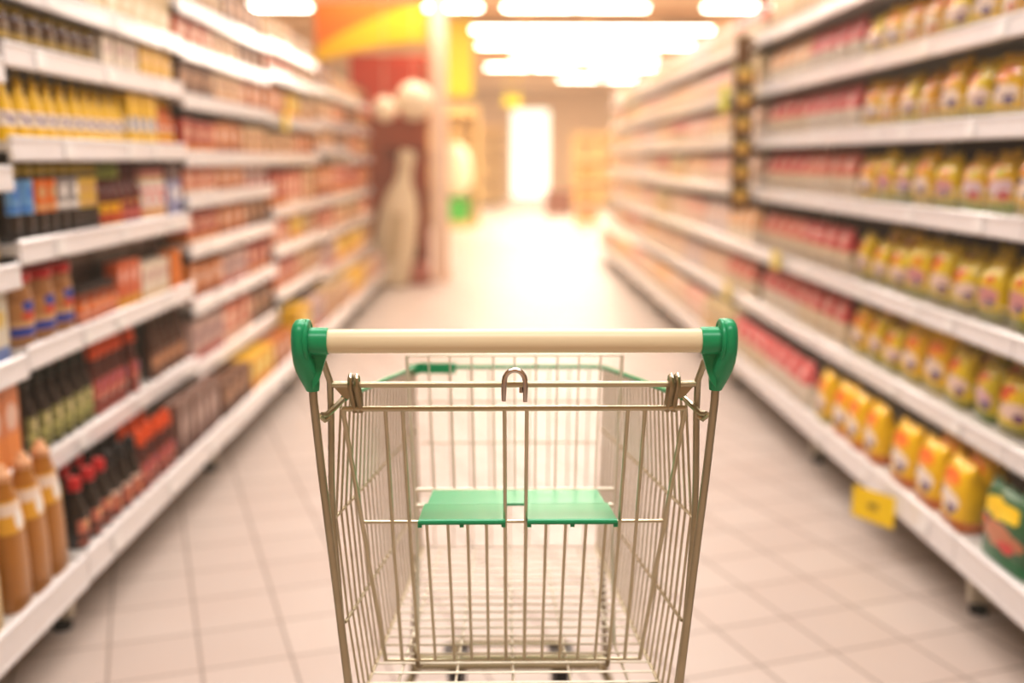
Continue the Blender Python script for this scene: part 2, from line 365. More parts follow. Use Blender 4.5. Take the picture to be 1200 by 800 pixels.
doypack('mayo', 'mayonnaise_pouch', 0.08, 0.05, 0.215, print_mat('mayo_print', YEL, [(0.045, 0.095, srgb(238, 222, 206))], [(0.008, 0.066, 0.022, 0.012, PUR), (-0.02, 0.08, 0.012, 0.008, srgb(150, 120, 140))]), YLC)
carton('yelblue', 'mustard_carton', 0.07, 0.055, 0.19, print_mat('mustard_print', YEL, [(0.05, 0.1, srgb(236, 220, 200))], [(0, 0.08, 0.014, 0.034, srgb(70, 100, 150))]))
bottle('redpack', 'orange_sauce_bottle', 0.03, 0.2, N('orange_sauce_plastic', 222, 120, 52, rough=0.35), YLC, print_mat('orange_sauce_label', srgb(230, 130, 70), [(0.03, 0.05, YEL)], [(0, 0.08, 0.015, 0.02, WHT)]), neckr=0.6)
bottle('soy', 'soy_sauce_bottle', 0.031, 0.235, DKGL, N('dark_green_cap', 46, 50, 44, rough=0.4), print_mat('soy_label', srgb(150, 146, 84), [(0.05, 0.065, srgb(196, 190, 120))], [(0, 0.09, 0.016, 0.02, srgb(220, 206, 150))]), lab=(0.08, 0.56))
bottle('orcap', 'hot_sauce_bottle', 0.032, 0.25, N('hot_sauce_plastic', 96, 36, 28, rough=0.3, coat=.3), ORC, print_mat('hot_sauce_label', srgb(200, 96, 78), [(0.03, 0.045, srgb(80, 40, 44))], [(0, 0.10, 0.009, 0.014, srgb(180, 104, 160)), (0, 0.06, 0.012, 0.012, srgb(236, 190, 170))]), shoulder=0.55, neckr=0.62, caph=0.062, capr=0.78, lab=(0.06, 0.62), capcone=0.5)
bottle('brownbot', 'brown_sauce_bottle', 0.033, 0.235, N('brown_sauce_glass', 84, 48, 32, rough=0.2, coat=.4), N('brown_cap', 92, 60, 44, rough=0.4), print_mat('brown_sauce_label', srgb(150, 104, 80), [(0.05, 0.08, srgb(206, 150, 110))], []), neckr=0.5)
bottle('redcap', 'vinegar_bottle', 0.032, 0.235, DKGL, RED, print_mat('vinegar_label', srgb(206, 120, 96), [(0.03, 0.05, srgb(80, 44, 40))], [(0, 0.085, 0.016, 0.02, srgb(238, 176, 130))]), neckr=0.5, caph=0.04, capr=0.62)
bottle('blackcap', 'balsamic_bottle', 0.032, 0.235, DKGL, BLK, print_mat('balsamic_label', srgb(196, 104, 84), [(0.08, 0.1, srgb(230, 200, 180))], [(0, 0.05, 0.016, 0.02, srgb(230, 150, 100))]), neckr=0.5, caph=0.04, capr=0.6)
carton('greybrown', 'spice_carton', 0.085, 0.06, 0.2, print_mat('spice_print', srgb(134, 98, 84), [(0.0, 0.05, srgb(110, 70, 60))], [(0, 0.11, 0.026, 0.04, srgb(190, 160, 150))]))
jug('jug', 'salad_dressing_bottle', 0.108, 0.085, 0.36, N('caramel_dressing', 186, 122, 40, rough=0.3, coat=.4), N('pale_orange_cap', 236, 178, 130, rough=0.4), print_mat('dressing_label', srgb(236, 178, 60), [(0.24, 0.27, srgb(236, 214, 196))], [(0, 0.225, 0.022, 0.026, WHT)]))
jug('jugpale', 'mayonnaise_bottle', 0.108, 0.085, 0.36, N('pale_dressing', 226, 196, 140, rough=0.3, coat=.4), N('cream_cap', 240, 220, 180, rough=0.4), print_mat('pale_dressing_label', srgb(240, 206, 140), [(0.24, 0.27, srgb(236, 214, 196))], [(0, 0.225, 0.022, 0.026, srgb(200, 120, 90))]))
carton('salmon', 'salmon_carton', 0.085, 0.07, 0.24, print_mat('salmon_print', srgb(232, 148, 96), [(0, 0.1, srgb(238, 150, 70))], [(0, 0.15, 0.03, 0.04, srgb(236, 200, 180))]))
carton('palebox', 'pale_carton', 0.09, 0.07, 0.22, print_mat('pale_print', srgb(226, 216, 196), [(0, 0.05, srgb(120, 140, 190))], [(0, 0.14, 0.03, 0.03, srgb(220, 190, 110))]))

# further left bays: packs by colour family
def farset(key, name, w, d, h, base, band, spot, maker=carton):
    maker(key, name, w, d, h, print_mat(key+'_print', base, [(h*0.06, h*0.26, band)], [(0, h*0.6, w*0.32, h*0.2, spot)]))
farset('f_pink', 'coral_carton', 0.15, 0.1, 0.135, srgb(214, 112, 78), srgb(232, 200, 170), srgb(236, 196, 170))
farset('f_red', 'red_carton', 0.14, 0.1, 0.13, srgb(186, 62, 42), srgb(216, 140, 60), srgb(232, 180, 150))
farset('f_org', 'orange_pack', 0.15, 0.1, 0.13, srgb(206, 116, 34), srgb(150, 70, 30), srgb(226, 190, 170))
farset('f_crm', 'cream_pack', 0.16, 0.1, 0.13, srgb(222, 184, 136), srgb(186, 110, 60), srgb(176, 110, 80))
farset('f_lil', 'lilac_carton', 0.15, 0.1, 0.12, srgb(212, 176, 164), srgb(186, 74, 60), srgb(150, 104, 110))
farset('f_yel', 'yellow_pack', 0.16, 0.11, 0.15, srgb(240, 186, 32), srgb(232, 140, 40), srgb(240, 220, 120))
farset('f_brn', 'brown_pack', 0.14, 0.1, 0.15, srgb(122, 74, 42), srgb(84, 46, 28), srgb(190, 140, 100))
jar('f_jar', 'preserve_jar', 0.05, 0.12, N('preserve_glass', 190, 150, 110, rough=.3, coat=.3), N('preserve_lid', 226, 214, 196, rough=.4), print_mat('preserve_label', srgb(224, 200, 170), [(0.02, 0.04, srgb(150, 90, 60))], []))

# right bays
def pouch(key, name, w, d, h, base, crown, belly, spot, low, top, taper=0.95, dx=0.0):
    mt = print_mat(key+'_print', base, [(0, h*0.17, low)], [(dx*w, h*0.40, w*0.36, h*0.15, belly), (w*0.14+dx*w, h*0.3, w*0.15, h*0.08, spot), (-w*0.08-dx*w, h*0.70, w*0.36, h*0.12, crown), (w*0.06, h*0.66, w*0.14, h*0.07, top), (-w*0.3, h*0.5, w*0.1, h*0.05, spot)], rough=0.3, coat=0.5, wob=2.2, nsc=26)
    bag(key, name, w, d, h, mt, 'bag', taper=taper)
pouch('y_a', 'yellow_snack_bag', 0.152, 0.09, 0.215, YEL, ORG, srgb(240, 216, 196), PUR, srgb(190, 170, 90), srgb(246, 160, 50))
pouch('y_b', 'yellow_snack_bag', 0.152, 0.09, 0.2, srgb(238, 206, 40), srgb(226, 84, 44), srgb(236, 206, 190), srgb(120, 70, 110), srgb(150, 140, 60), YEL, dx=0.12)
pouch('y_c', 'yellow_snack_bag', 0.152, 0.09, 0.19, srgb(226, 166, 50), srgb(220, 128, 70), srgb(240, 220, 186), srgb(206, 80, 60), srgb(206, 186, 120), srgb(240, 210, 160), taper=0.8, dx=-0.1)
pouch('y_d', 'yellow_snack_bag', 0.152, 0.09, 0.2, srgb(214, 190, 30), srgb(216, 100, 40), srgb(216, 170, 176), srgb(80, 60, 120), srgb(110, 126, 60), srgb(236, 200, 60), dx=0.1)
pouch('y_p', 'peaked_snack_bag', 0.152, 0.09, 0.215, srgb(240, 204, 20), srgb(240, 208, 30), srgb(216, 150, 150), srgb(90, 60, 110), srgb(150, 150, 60), srgb(230, 110, 40), taper=0.6)
pouch('y_q', 'peaked_snack_bag', 0.152, 0.09, 0.205, srgb(236, 190, 30), srgb(230, 150, 40), srgb(226, 196, 200), srgb(206, 60, 60), srgb(140, 160, 50), srgb(200, 200, 40), taper=0.66, dx=0.1)
pouch('y_big', 'large_yellow_bag', 0.17, 0.095, 0.222, YEL, srgb(240, 112, 30), srgb(242, 226, 214), PUR, srgb(214, 120, 50), srgb(248, 150, 40))
pouch('g_big', 'green_bag', 0.27, 0.09, 0.222, srgb(36, 100, 58), srgb(240, 200, 30), srgb(196, 120, 80), srgb(210, 60, 50), srgb(38, 130, 76), srgb(246, 214, 60))
def pinkbag(key, a, b_, w=0.15, h=0.2):
    bag(key, 'pink_pasta_bag', w, 0.08, h, print_mat(key+'_print', a, [(0, h*0.5, b_)], [(0, h*0.72, w*0.25, h*0.1, srgb(240, 190, 180)), (0.01, h*0.25, w*0.3, h*0.15, tuple(v*0.9 for v in b_[:3])+(1,))], rough=0.35, coat=0.3))
pinkbag('p_a', srgb(222, 92, 92), srgb(222, 200, 168))
pinkbag('p_b', srgb(230, 130, 110), srgb(228, 206, 176))
pinkbag('p_c', srgb(226, 110, 110), srgb(226, 210, 190))
def palebag(key, a, b_):
    bag(key, 'pale_grocery_bag', 0.17, 0.09, 0.2, print_mat(key+'_print', a, [(0, 0.09, b_)], [(0, 0.13, 0.045, 0.025, srgb(240, 210, 190))], rough=0.4))
palebag('q_a', srgb(238, 200, 170), srgb(236, 214, 190))
palebag('q_b', srgb(236, 176, 156), srgb(234, 210, 190))
palebag('q_c', srgb(240, 186, 130), srgb(238, 220, 196))
palebag('q_d', srgb(226, 200, 190), srgb(230, 214, 206))
carton('q_tan', 'tan_biscuit_carton', 0.17, 0.1, 0.19, print_mat('q_tan_print', srgb(226, 196, 140), [(0.11, 0.19, srgb(212, 190, 150))], [(0, 0.07, 0.05, 0.03, srgb(236, 190, 150))]))

# ------------------------------------------------------------------ placing copies
SHELFNAME = ['bottom shelf', 'second shelf up', 'third shelf up', 'fourth shelf up', 'fifth shelf up', 'sixth shelf up', 'seventh shelf up', 'eighth shelf up', 'ninth shelf up']
BAYN = ['first', 'second', 'third', 'fourth', 'fifth', 'sixth', 'seventh', 'eighth']
SEEN = set()
def put(key, x, y, z, rz, label, group, fit=None, tilt=0):
    k = K[key]; root = None
    for i, (nm, me, mt) in enumerate(k['parts']):
        o = bpy.data.objects.new(k['name'] if i == 0 else nm, me); C.objects.link(o)
        if i == 0:
            root = o; o.location = (x, y, z); o.rotation_euler = (0, 0, rz)
            tag(o, label, k['cat'], group)
            if tilt: o.rotation_euler = (0, tilt, rz); o.scale = (1, 1, random.uniform(0.84, 1.0))
            h = max(v.co.z for v in me.vertices) if i == 0 else 0
            h = max(max(v.co.z for v in q[1].vertices) for q in k['parts'])
            if fit and h > fit: o.scale = (1, 1, fit/h*o.scale[2])
            elif fit and key.endswith('_solo') and h < fit*0.85: o.scale = (1, 1, min(1.7, fit*random.uniform(0.80, 0.88)/h))
        else: o.parent = root
    assert label not in SEEN, label
    SEEN.add(label); n = len(label.split()); assert 4 <= n <= 16, label
    return root

def solo(key):
    """far-away version of a kind: the same shapes joined into one mesh"""
    nk = key+'_solo'
    if nk not in K:
        k = K[key]; bm = bmesh.new(); mats = []
        for i, (nm, me, mt) in enumerate(k['parts']):
            nf = len(bm.faces); bm.from_mesh(me); mats.append(mt); bm.faces.ensure_lookup_table()
            for f in bm.faces[nf:]: f.material_index = i
        me = bpy.data.meshes.new(k['name']); bm.to_mesh(me); bm.free()
        for m in mats: me.materials.append(m)
        K[nk] = dict(name=k['name'], cat=k['cat'], w=k['w'], d=k['d'], parts=[(k['name'], me, None)])
    return nk

class Side:
    def __init__(s, sign, word): s.s = sign; s.word = word
L_ = Side(-1, 'left'); R_ = Side(1, 'right')
def row(side, bay, shelf, z, xf, key, desc, y0, y1, gap=0.006, back=0, n=None, far=False, jit=3.0, tilt=0.0, fit=True):
    """one run of packs along a shelf, near end first; xf = lateral of the rail front. key/desc may be lists: kinds mixed along the run"""
    keys, descs = (key, desc) if isinstance(key, (list, tuple)) else ([key], [desc])
    kk = [solo(q) if far else q for q in keys]
    wmax = max(K[q]['w'] for q in kk); step = wmax+gap
    cnt = int((y1-y0+gap)/step+1e-6) if n is None else n
    if n is None and cnt > 1: step = min(step+0.03, (y1-y0-wmax)/(cnt-1)); gap = step-wmax
    off = (y1-y0 - (cnt*step-gap))/2
    bayp = '%s %s bay' % (BAYN[bay], side.word); sh = SHELFNAME[shelf]
    zs = (LZ if side.s < 0 else [RZ]*8)[bay]
    room = (zs[shelf+1]-0.034-0.006-z) if fit and shelf+1 < len(zs) else None
    pre = {0: '', 1: 'second-row ', 2: 'third-row '}[back]
    seen = {}
    for i in range(cnt):
        j = random.randrange(len(kk)); k = K[kk[j]]
        x = side.s*(abs(xf)+0.024+k['d']/2+back*(k['d']+0.022))
        y = y0+off+wmax/2+i*step + random.uniform(-1, 1)*min(gap, 0.01)*0.25
        m = ROWN.get((bay, side.word, shelf, back, descs[j]), 0); ROWN[(bay, side.word, shelf, back, descs[j])] = m+1
        tl = R(random.uniform(-tilt, tilt))
        put(kk[j], x + side.s*random.uniform(0, 0.006), y, z+abs(math.sin(tl))*k['w']*0.5, side.s*-PI/2 + R(random.uniform(-jit, jit)),
            '%s %s%s from near end, %s, %s' % (ORD[m], pre, descs[j], sh, bayp), '%s%s on the %s, %s' % (pre, descs[j], sh, bayp), room, tl)
ROWN = {}

# ------------------------------------------------------------------ shelving
def bay_unit(side, idx, y0, y1, zs, xu, xb, xback, label, rail_h=0.068, fences=()):
    """a gondola bay: back panel, uprights, shelves with price rails, feet. zs = rail centre heights, lowest is the base deck"""
    s = side.s; t = empty('shelving_bay', (s*xback, (y0+y1)/2, 0)); cx, cy = s*xback, (y0+y1)/2
    tag(t, label, 'shelves', 'shelving bays along the %s of the aisle' % side.word)
    def bx(mb, xa, xb_, ya, yb, za, zb):   # world to local
        xa, xb_ = sorted((s*xa, s*xb_)); mb.box(xa-cx, xb_-cx, ya-cy, yb-cy, za, zb)
    top = zs[-1]+0.28
    mb = MB(); bx(mb, xback, xback+0.02, y0+0.031, y1-0.031, 0.12, top); mb.build('back_panel', M_BACK, t)
    for yy in (y0+0.001, y1-0.031):
        mb = MB(); bx(mb, xback-0.035, xback+0.02, yy, yy+0.03, 0.0, top); mb.build('upright', M_UP, t)
    tops = []
    for j, z in enumerate(zs):
        xf = xb if j == 0 else xu
        rh = 0.095 if j == 0 else rail_h
        mb = MB(); zt = z+rh*0.30
        bx(mb, xf+0.012, xback-0.036, y0+0.004, y1-0.004, zt-0.028, zt)
        sh = mb.build('shelf', M_SHELF, t)
        r = MB()
        zb, ze = z-rh/2, z+rh/2
        poly = [(xf+0.011, zb), (xf-0.001, zb+0.002), (xf+0.0, ze-0.004), (xf+0.004, ze), (xf+0.011, ze)]
        poly = [(s*p[0]-cx, p[1]) for p in poly]
        r.prism(poly, 'y', y0+0.003-cy, y1-0.003-cy)
        for q in (zb+0.008, ze-0.012): bx(r, xf-0.003, xf+0.002, y0+0.003, y1-0.003, q, q+0.005)
        r.build('price_rail', M_RAIL, sh)
        if idx in (1, 2) :  # white tags added as stand-ins for the light glints along the rails
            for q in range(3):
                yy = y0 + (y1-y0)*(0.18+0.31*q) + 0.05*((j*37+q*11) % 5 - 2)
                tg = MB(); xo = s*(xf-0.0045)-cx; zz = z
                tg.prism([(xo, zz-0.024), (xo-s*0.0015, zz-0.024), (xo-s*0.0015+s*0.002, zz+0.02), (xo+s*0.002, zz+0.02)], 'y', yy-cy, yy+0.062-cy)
                tg.build('glint_tag', M_TAG, sh)
        if j in fences:
            w = MB(); xx = s*(xf+0.014)-cx
            for q in (zt+0.025, zt+0.05, zt+0.075): w.tube([(xx, y0+0.02-cy, q), (xx, y1-0.02-cy, q)], 0.0018, 5)
            k = int((y1-y0-0.04)/0.03)
            for i in range(k+1):
                yy = y0+0.02-cy+(y1-y0-0.04)*i/k; w.tube([(xx, yy, zt), (xx, yy, zt+0.075)], 0.0013, 5)
            w.build('wire_fence', M_WIREF, sh)
        tops.append(zt+0.0005)
    for yy in (y0+0.02,) + ((y1-0.06,) if idx > 3 else ()):
        f = MB()
        xf = xb
        pts = [(xf+0.06, zs[0]+0.0), (xf+0.07, 0.035), (xf+0.15, 0.035), (xback-0.04, 0.10), (xback-0.04, zs[0]+0.0)]
        f.prism([(s*p[0]-cx, p[1]) for p in pts], 'y', yy-cy, yy+0.03-cy)
        fo = f.build('foot_bracket', M_FOOT, t)
        g = MB(); g.lathe([(0.0, 0), (0.026, 0), (0.026, 0.02), (0.014, 0.026), (0.014, 0.036), (0, 0.036)], 12, (s*(xf+0.1)-cx, yy+0.015-cy, 0))
        g.build('rubber_foot', M_RUB, fo, True)
    return tops

XU, XB, XK = 1.25, 1.13, 1.72
LY = [1.1, 2.75, 4.28, 5.9, 7.45, 9.0, 10.5]
LZ = [[0.19, 0.48, 0.76, 1.0, 1.25, 1.52], [0.195, 0.467, 0.774, 1.056, 1.326, 1.565, 1.738], [0.19, 0.43, 0.693, 0.93, 1.13, 1.30, 1.53, 1.725, 1.90],
      [0.19, 0.53, 0.78, 1.0, 1.30, 1.515, 1.76, 1.92], [0.19, 0.47, 0.75, 1.0, 1.36, 1.55, 1.78], [0.19, 0.47, 0.75, 1.0, 1.30, 1.55, 1.78]]
LL = ['white shelving bay at left frame edge with large caramel bottles below', 'white shelving bay of dark sauce bottles and jars nearest on the left',
      'white shelving bay of pink and orange cartons, second full one on left', 'blurred white shelving bay, third full one along the left side',
      'blurred white shelving bay, fourth full one along the left side', 'farthest white shelving bay on left beside the brown display stand']
LT = [bay_unit(L_, i, LY[i], LY[i+1], LZ[i], XU, XB, XK, LL[i]) for i in range(6)]
RXU, RXB, RXK = 1.41, 1.29, 1.88
RY = [1.25, 2.82, 4.37, 5.92, 7.47, 9.02, 10.57, 12.12, 13.67]
RZ = [0.205, 0.487, 0.79, 1.11, 1.389, 1.662, 1.935]
RL = ['white shelving bay at right frame edge with a green bag below', 'white shelving bay of yellow snack bags nearest on the right',
      'white shelving bay of pink-topped bags, second full one on right', 'blurred white shelving bay just beyond the dark hanging strip on right',
      'blurred white shelving bay, fourth full one along the right side', 'blurred white shelving bay, fifth full one along the right side',
      'blurred white shelving bay, sixth full one along the right side', 'farthest blurred white shelving bay on the right']
RT = [bay_unit(R_, i, RY[i], RY[i+1], RZ, RXU, RXB, RXK, RL[i], fences=((2, 3, 4, 5, 6) if i in (1, 2) else ())) for i in range(8)]

# ------------------------------------------------------------------ stock: left side, nearest full bay
def lr(sh, key, desc, y0, y1, **k): row(L_, 1, sh, LT[1][sh], XB if sh == 0 else XU, key, desc, y0, y1, **k)
lr(6, 'browncase', 'brown carton', 2.82, 3.35); lr(6, 'tancase', 'tan carton', 3.42, 4.24)
lr(5, 'lidjar', 'gold-lidded brown jar', 2.80, 3.46); lr(5, 'creambox', 'cream carton', 3.50, 3.84); lr(5, 'yellowbox', 'yellow carton', 3.87, 4.24)
lr(4, 'mayo', 'pointed yellow pouch', 2.79, 3.68); lr(4, 'yelblue', 'yellow and blue carton', 3.71, 4.02); lr(4, 'redpack', 'orange sauce bottle', 4.04, 4.25)
for i, c in enumerate(('blue', 'orange', 'grey', 'yellow')):
    lr(3, 'tall_'+c, c+'-labelled tall dark jar', 2.79+0.156*i, 2.94+0.156*i)
lr(3, 'greencap', 'green-capped ketchup bottle', 3.43, 3.62); lr(3, 'maroon', 'slim maroon bottle', 3.63, 3.82); lr(3, 'creamjar', 'cream sauce jar', 3.84, 4.11); lr(3, 'bluebox', 'blue-grey carton', 4.11, 4.26)
lr(2, 'bigjar', 'red-lidded tan jar', 2.79, 3.19); lr(2, 'darklid', 'dark-lidded relish jar', 3.20, 3.52); lr(2, 'orred', 'orange-red carton', 3.53, 3.74); lr(2, 'creambox', 'cream carton', 3.745, 4.06); lr(2, 'orangebox', 'plain orange carton', 4.10, 4.22)
lr(2, 'darkbox', 'dark carton', 3.25, 4.22, back=1)
lr(1, 'soy', 'dark soy bottle', 2.80, 3.26); lr(1, 'soy', 'dark soy bottle', 2.83, 3.2, back=1)
lr(1, 'orcap', 'orange-capped sauce bottle', 3.28, 3.56); lr(1, 'orcap', 'orange-capped sauce bottle', 3.22, 3.5, back=1)
lr(1, 'orcap', 'orange-capped bottle standing apart', 3.61, 3.69, n=1)
lr(1, 'brownbot', 'brown sauce bottle', 3.84, 4.24)
lr(0, 'redcap', 'red-capped dark bottle', 2.80, 3.05); lr(0, 'blackcap', 'black-capped dark bottle', 3.06, 3.3); lr(0, 'redcap', 'red-capped dark bottle', 2.83, 3.1, back=1); lr(0, 'blackcap', 'black-capped dark bottle', 3.12, 3.38, back=1)
lr(0, 'redcap', 'red-capped dark bottle', 2.83, 3.1, back=2)
lr(0, 'orcap', 'orange-capped sauce bottle', 3.32, 3.66); lr(0, 'orcap', 'orange-capped sauce bottle', 3.40, 3.66, back=1)
lr(0, 'greybrown', 'grey-brown carton', 3.70, 4.24)
# cut-off bay at the left frame edge
def l0(sh, key, desc, y0, y1, **k): row(L_, 0, sh, LT[0][sh], XB if sh == 0 else XU, key, desc, y0, y1, **k)
l0(0, 'jugpale', 'pale dressing bottle', 2.05, 2.38, fit=False, jit=1); l0(0, 'jug', 'large caramel dressing bottle', 2.385, 2.725, gap=0.003, fit=False, jit=1)
l0(1, 'salmon', 'salmon carton', 2.36, 2.73); l0(2, 'palebox', 'pale carton', 2.36, 2.73); l0(3, 'lidjar', 'gold-lidded brown jar', 2.4, 2.73)
l0(4, 'mayo', 'pointed yellow pouch', 2.36, 2.72); l0(5, 'browncase', 'brown carton', 2.36, 2.72)
# second full left bay
def mixrow(side, bay, tops, sh, xf, keys, y0, y1, **k):
    """splits a shelf between several kinds"""
    n = len(keys); w = (y1-y0)/n
    for i, (key, desc) in enumerate(keys): row(side, bay, sh, tops[sh], xf, key, desc, y0+w*i, y0+w*(i+1)-0.01, far=True, **k)
P = dict(pink=('f_pink', 'coral carton'), red=('f_red', 'red carton'), org=('f_org', 'orange pack'), crm=('f_crm', 'cream pack'), lil=('f_lil', 'lilac carton'), yel=('f_yel', 'yellow pack'), brn=('f_brn', 'brown pack'), jar=('f_jar', 'pale-lidded jar'))
B2 = [['brn', 'yel', 'org'], ['lil', 'pink', 'brn'], ['org', 'lil', 'red'], ['red', 'org', 'brn'], ['pink', 'org', 'lil'], ['red', 'org', 'crm'], ['brn', 'crm', 'org'], ['pink', 'crm', 'brn'], ['jar', 'brn']]
B3 = [['yel', 'lil', 'crm'], ['red', 'crm'], ['pink', 'yel', 'crm'], ['red', 'pink', 'crm'], ['crm', 'org'], ['org', 'yel', 'crm'], ['pink', 'crm'], ['crm', 'jar']]
B4 = [['crm', 'yel'], ['lil', 'yel'], ['pink', 'crm'], ['org', 'red'], ['crm', 'brn'], ['crm', 'org'], ['brn', 'crm']]
B5 = [['crm', 'lil'], ['yel', 'crm'], ['crm', 'pink'], ['red', 'org'], ['org', 'crm'], ['brn', 'crm'], ['crm', 'brn']]
for b, spec in ((2, B2), (3, B3), (4, B4), (5, B5)):
    for sh, ks in enumerate(spec):
        mixrow(L_, b, LT[b], sh, XB if sh == 0 else XU, [P[q] for q in ks], LY[b]+0.04, LY[b+1]-0.04)

# ------------------------------------------------------------------ stock: right side
def rr(bay, sh, key, desc, y0, y1, **k): row(R_, bay, sh, RT[bay][sh], RXB if sh == 0 else RXU+(0.03 if bay in (1, 2) else 0.004), key, desc, y0, y1, **k)
YD = {'y_a': 'orange-crowned yellow bag', 'y_b': 'red-crowned yellow bag', 'y_c': 'amber yellow bag', 'y_d': 'olive-footed yellow bag', 'y_p': 'peaked yellow bag', 'y_q': 'peaked lime-footed bag'}
def mixed(bay, sh, ks, a, b, **k): rr(bay, sh, ks, [YD[q] for q in ks], a, b, **k)
for sh, ks in {6: ['y_b', 'y_c', 'y_d'], 5: ['y_a', 'y_c', 'y_b'], 4: ['y_b', 'y_a', 'y_c'], 3: ['y_p', 'y_q', 'y_d', 'y_a'], 2: ['y_a', 'y_p', 'y_b'], 1: ['y_d', 'y_b', 'y_a']}.items():
    mixed(1, sh, ks, 2.86, 4.33, jit=9, gap=0.02, tilt=5)
    if sh in (1, 2): mixed(1, sh, ks, 2.89, 4.33, jit=6, back=1, gap=0.014)
rr(1, 0, 'y_big', 'large yellow bag', 2.86, 3.44, jit=6, gap=0.012); rr(1, 0, 'y_big', 'large yellow bag beyond the gap', 3.54, 4.08, jit=6, n=3); rr(1, 0, 'y_a', 'orange-crowned yellow bag', 4.08, 4.33, n=1)
rr(1, 0, 'y_big', 'large yellow bag', 2.9, 3.42, jit=6, back=1, gap=0.012)
rr(0, 0, 'g_big', 'large green bag', 2.20, 2.79, n=2); rr(0, 1, 'y_d', 'olive-footed yellow bag', 2.35, 2.79, gap=0.012); rr(0, 2, 'y_a', 'orange-crowned yellow bag', 2.35, 2.79, gap=0.012); rr(0, 3, 'y_b', 'red-crowned yellow bag', 2.5, 2.79); rr(0, 4, 'y_a', 'orange-crowned yellow bag', 2.6, 2.79)
PD = {'p_a': 'crimson-topped beige bag', 'p_b': 'coral-topped beige bag', 'p_c': 'rose-topped beige bag'}
for sh, ks in enumerate([('p_c', 'p_a'), ('p_a', 'p_c'), ('p_a', 'p_b'), ('p_b', 'p_a'), ('p_c', 'p_a'), ('p_c', 'q_c')]):
    a, m_, b = 4.41, 5.15, 5.88
    for k, u, v in ((ks[0], a, m_-0.01), (ks[1], m_, b)):
        rr(2, sh, k, PD.get(k, 'amber-topped pale bag'), u, v)
rr(2, 6, 'q_tan', 'tan biscuit carton', 4.41, 5.88)
QD = {'q_a': 'peach-topped pale bag', 'q_b': 'pink-topped pale bag', 'q_c': 'amber-topped pale bag', 'q_d': 'greyish pale bag', 'p_b': 'coral-topped beige bag', 'q_tan': 'tan biscuit carton'}
SEQ = ['q_b', 'p_b', 'q_a', 'q_c', 'q_d', 'q_a', 'q_b', 'q_a', 'q_c', 'q_tan']
for b in range(3, 8):
    for sh in range(7):
        k1, k2 = SEQ[(b*3+sh*2) % 10], SEQ[(b*3+sh*2+1) % 10]
        m_ = (RY[b]+RY[b+1])/2
        rr(b, sh, k1, QD[k1], RY[b]+0.04, m_, far=True); rr(b, sh, k2, QD[k2], m_+0.02, RY[b+1]-0.03, far=True)

# ------------------------------------------------------------------ yellow price cards on the rails
M_CARD = noise_mat('yellow_card', srgb(255, 222, 0), srgb(250, 206, 10), 30, 0.5)
M_CARDP = noise_mat('pale_yellow_card', srgb(246, 224, 120), None, 30, 0.5)
M_CARDG = noise_mat('lime_card', srgb(220, 220, 30), None, 30, 0.5)
def card(x, y, z, w, h, mat, label, turn=0):
    t = empty('price_card', (x, y, z)); t.rotation_euler = (0, 0, R(turn)); tag(t, label, 'price card')
    s = 1 if x > 0 else -1
    c = MB(); c.box(-s*0.018-0.001, -s*0.018+0.001, -w/2, w/2, -h/2, h/2); c.build('card', mat, t)
    k = MB(); k.prism([(0, 0.012), (-s*0.019, 0.012), (-s*0.019, -0.012), (-s*0.016, -0.012), (-s*0.016, 0.009), (0, 0.009)], 'y', -0.02, 0.02); 
    if turn: a = R(-turn); k.tube([(-s*0.016, 0, 0.045), (s*0.048*math.cos(a)*1.03, s*0.048*math.sin(a)*1.03, 0.045)], 0.003, 6)
    k.build('clip', M_UP, t)
card(1.238, 3.29, 0.178, 0.17, 0.105, M_CARD, 'bright yellow price card hanging off the bottom right rail', 30)
card(1.405, 5.25, 0.80, 0.16, 0.09, M_CARDP, 'pale yellow price card on rail below pink-topped bags, right side')
card(1.405, 6.34, 0.51, 0.18, 0.11, M_CARDP, 'small pale yellow price card low on right shelves past dark strip')
card(1.405, 6.62, 1.665, 0.2, 0.16, M_CARDG, 'lime yellow price card high on right shelves behind dark strip')
card(-1.247, 6.2, 1.51, 0.14, 0.10, M_CARD, 'small yellow price card high on third full left bay')

# ------------------------------------------------------------------ clip strip with packs hanging at the right bay edge
sx, sy = 1.335, 5.90
t = empty('clip_strip', (sx, sy, 1.96)); tag(t, 'dark vertical hanging strip at the edge of right shelves', 'hanging strip')
mb = MB(); mb.box(-0.04, 0.04, -0.003, 0.003, -0.95, 0.0); mb.box(0.04, 0.067, -0.003, 0.003, -0.05, -0.02); mb.build('strip', N('strip_brown', 110, 72, 34, rough=0.5), t)
mb = MB()
for i in range(7): mb.tube([(0, -0.003, -0.03-0.13*i), (0, -0.045, -0.03-0.13*i)], 0.003, 6)
mb.build('hook', M_UP, t)
bag('hang', 'snack_packet', 0.115, 0.05, 0.113, print_mat('hang_print', srgb(112, 72, 30), [(0.09, 0.125, srgb(140, 120, 30))], [(0, 0.06, 0.034, 0.03, srgb(206, 160, 70))]))
for i in range(6):
    put('hang', sx, sy-0.04, 1.033+0.13*i, 0, '%s small brown packet from bottom of the dark hanging strip' % ORD[i], 'packets on the hanging strip')

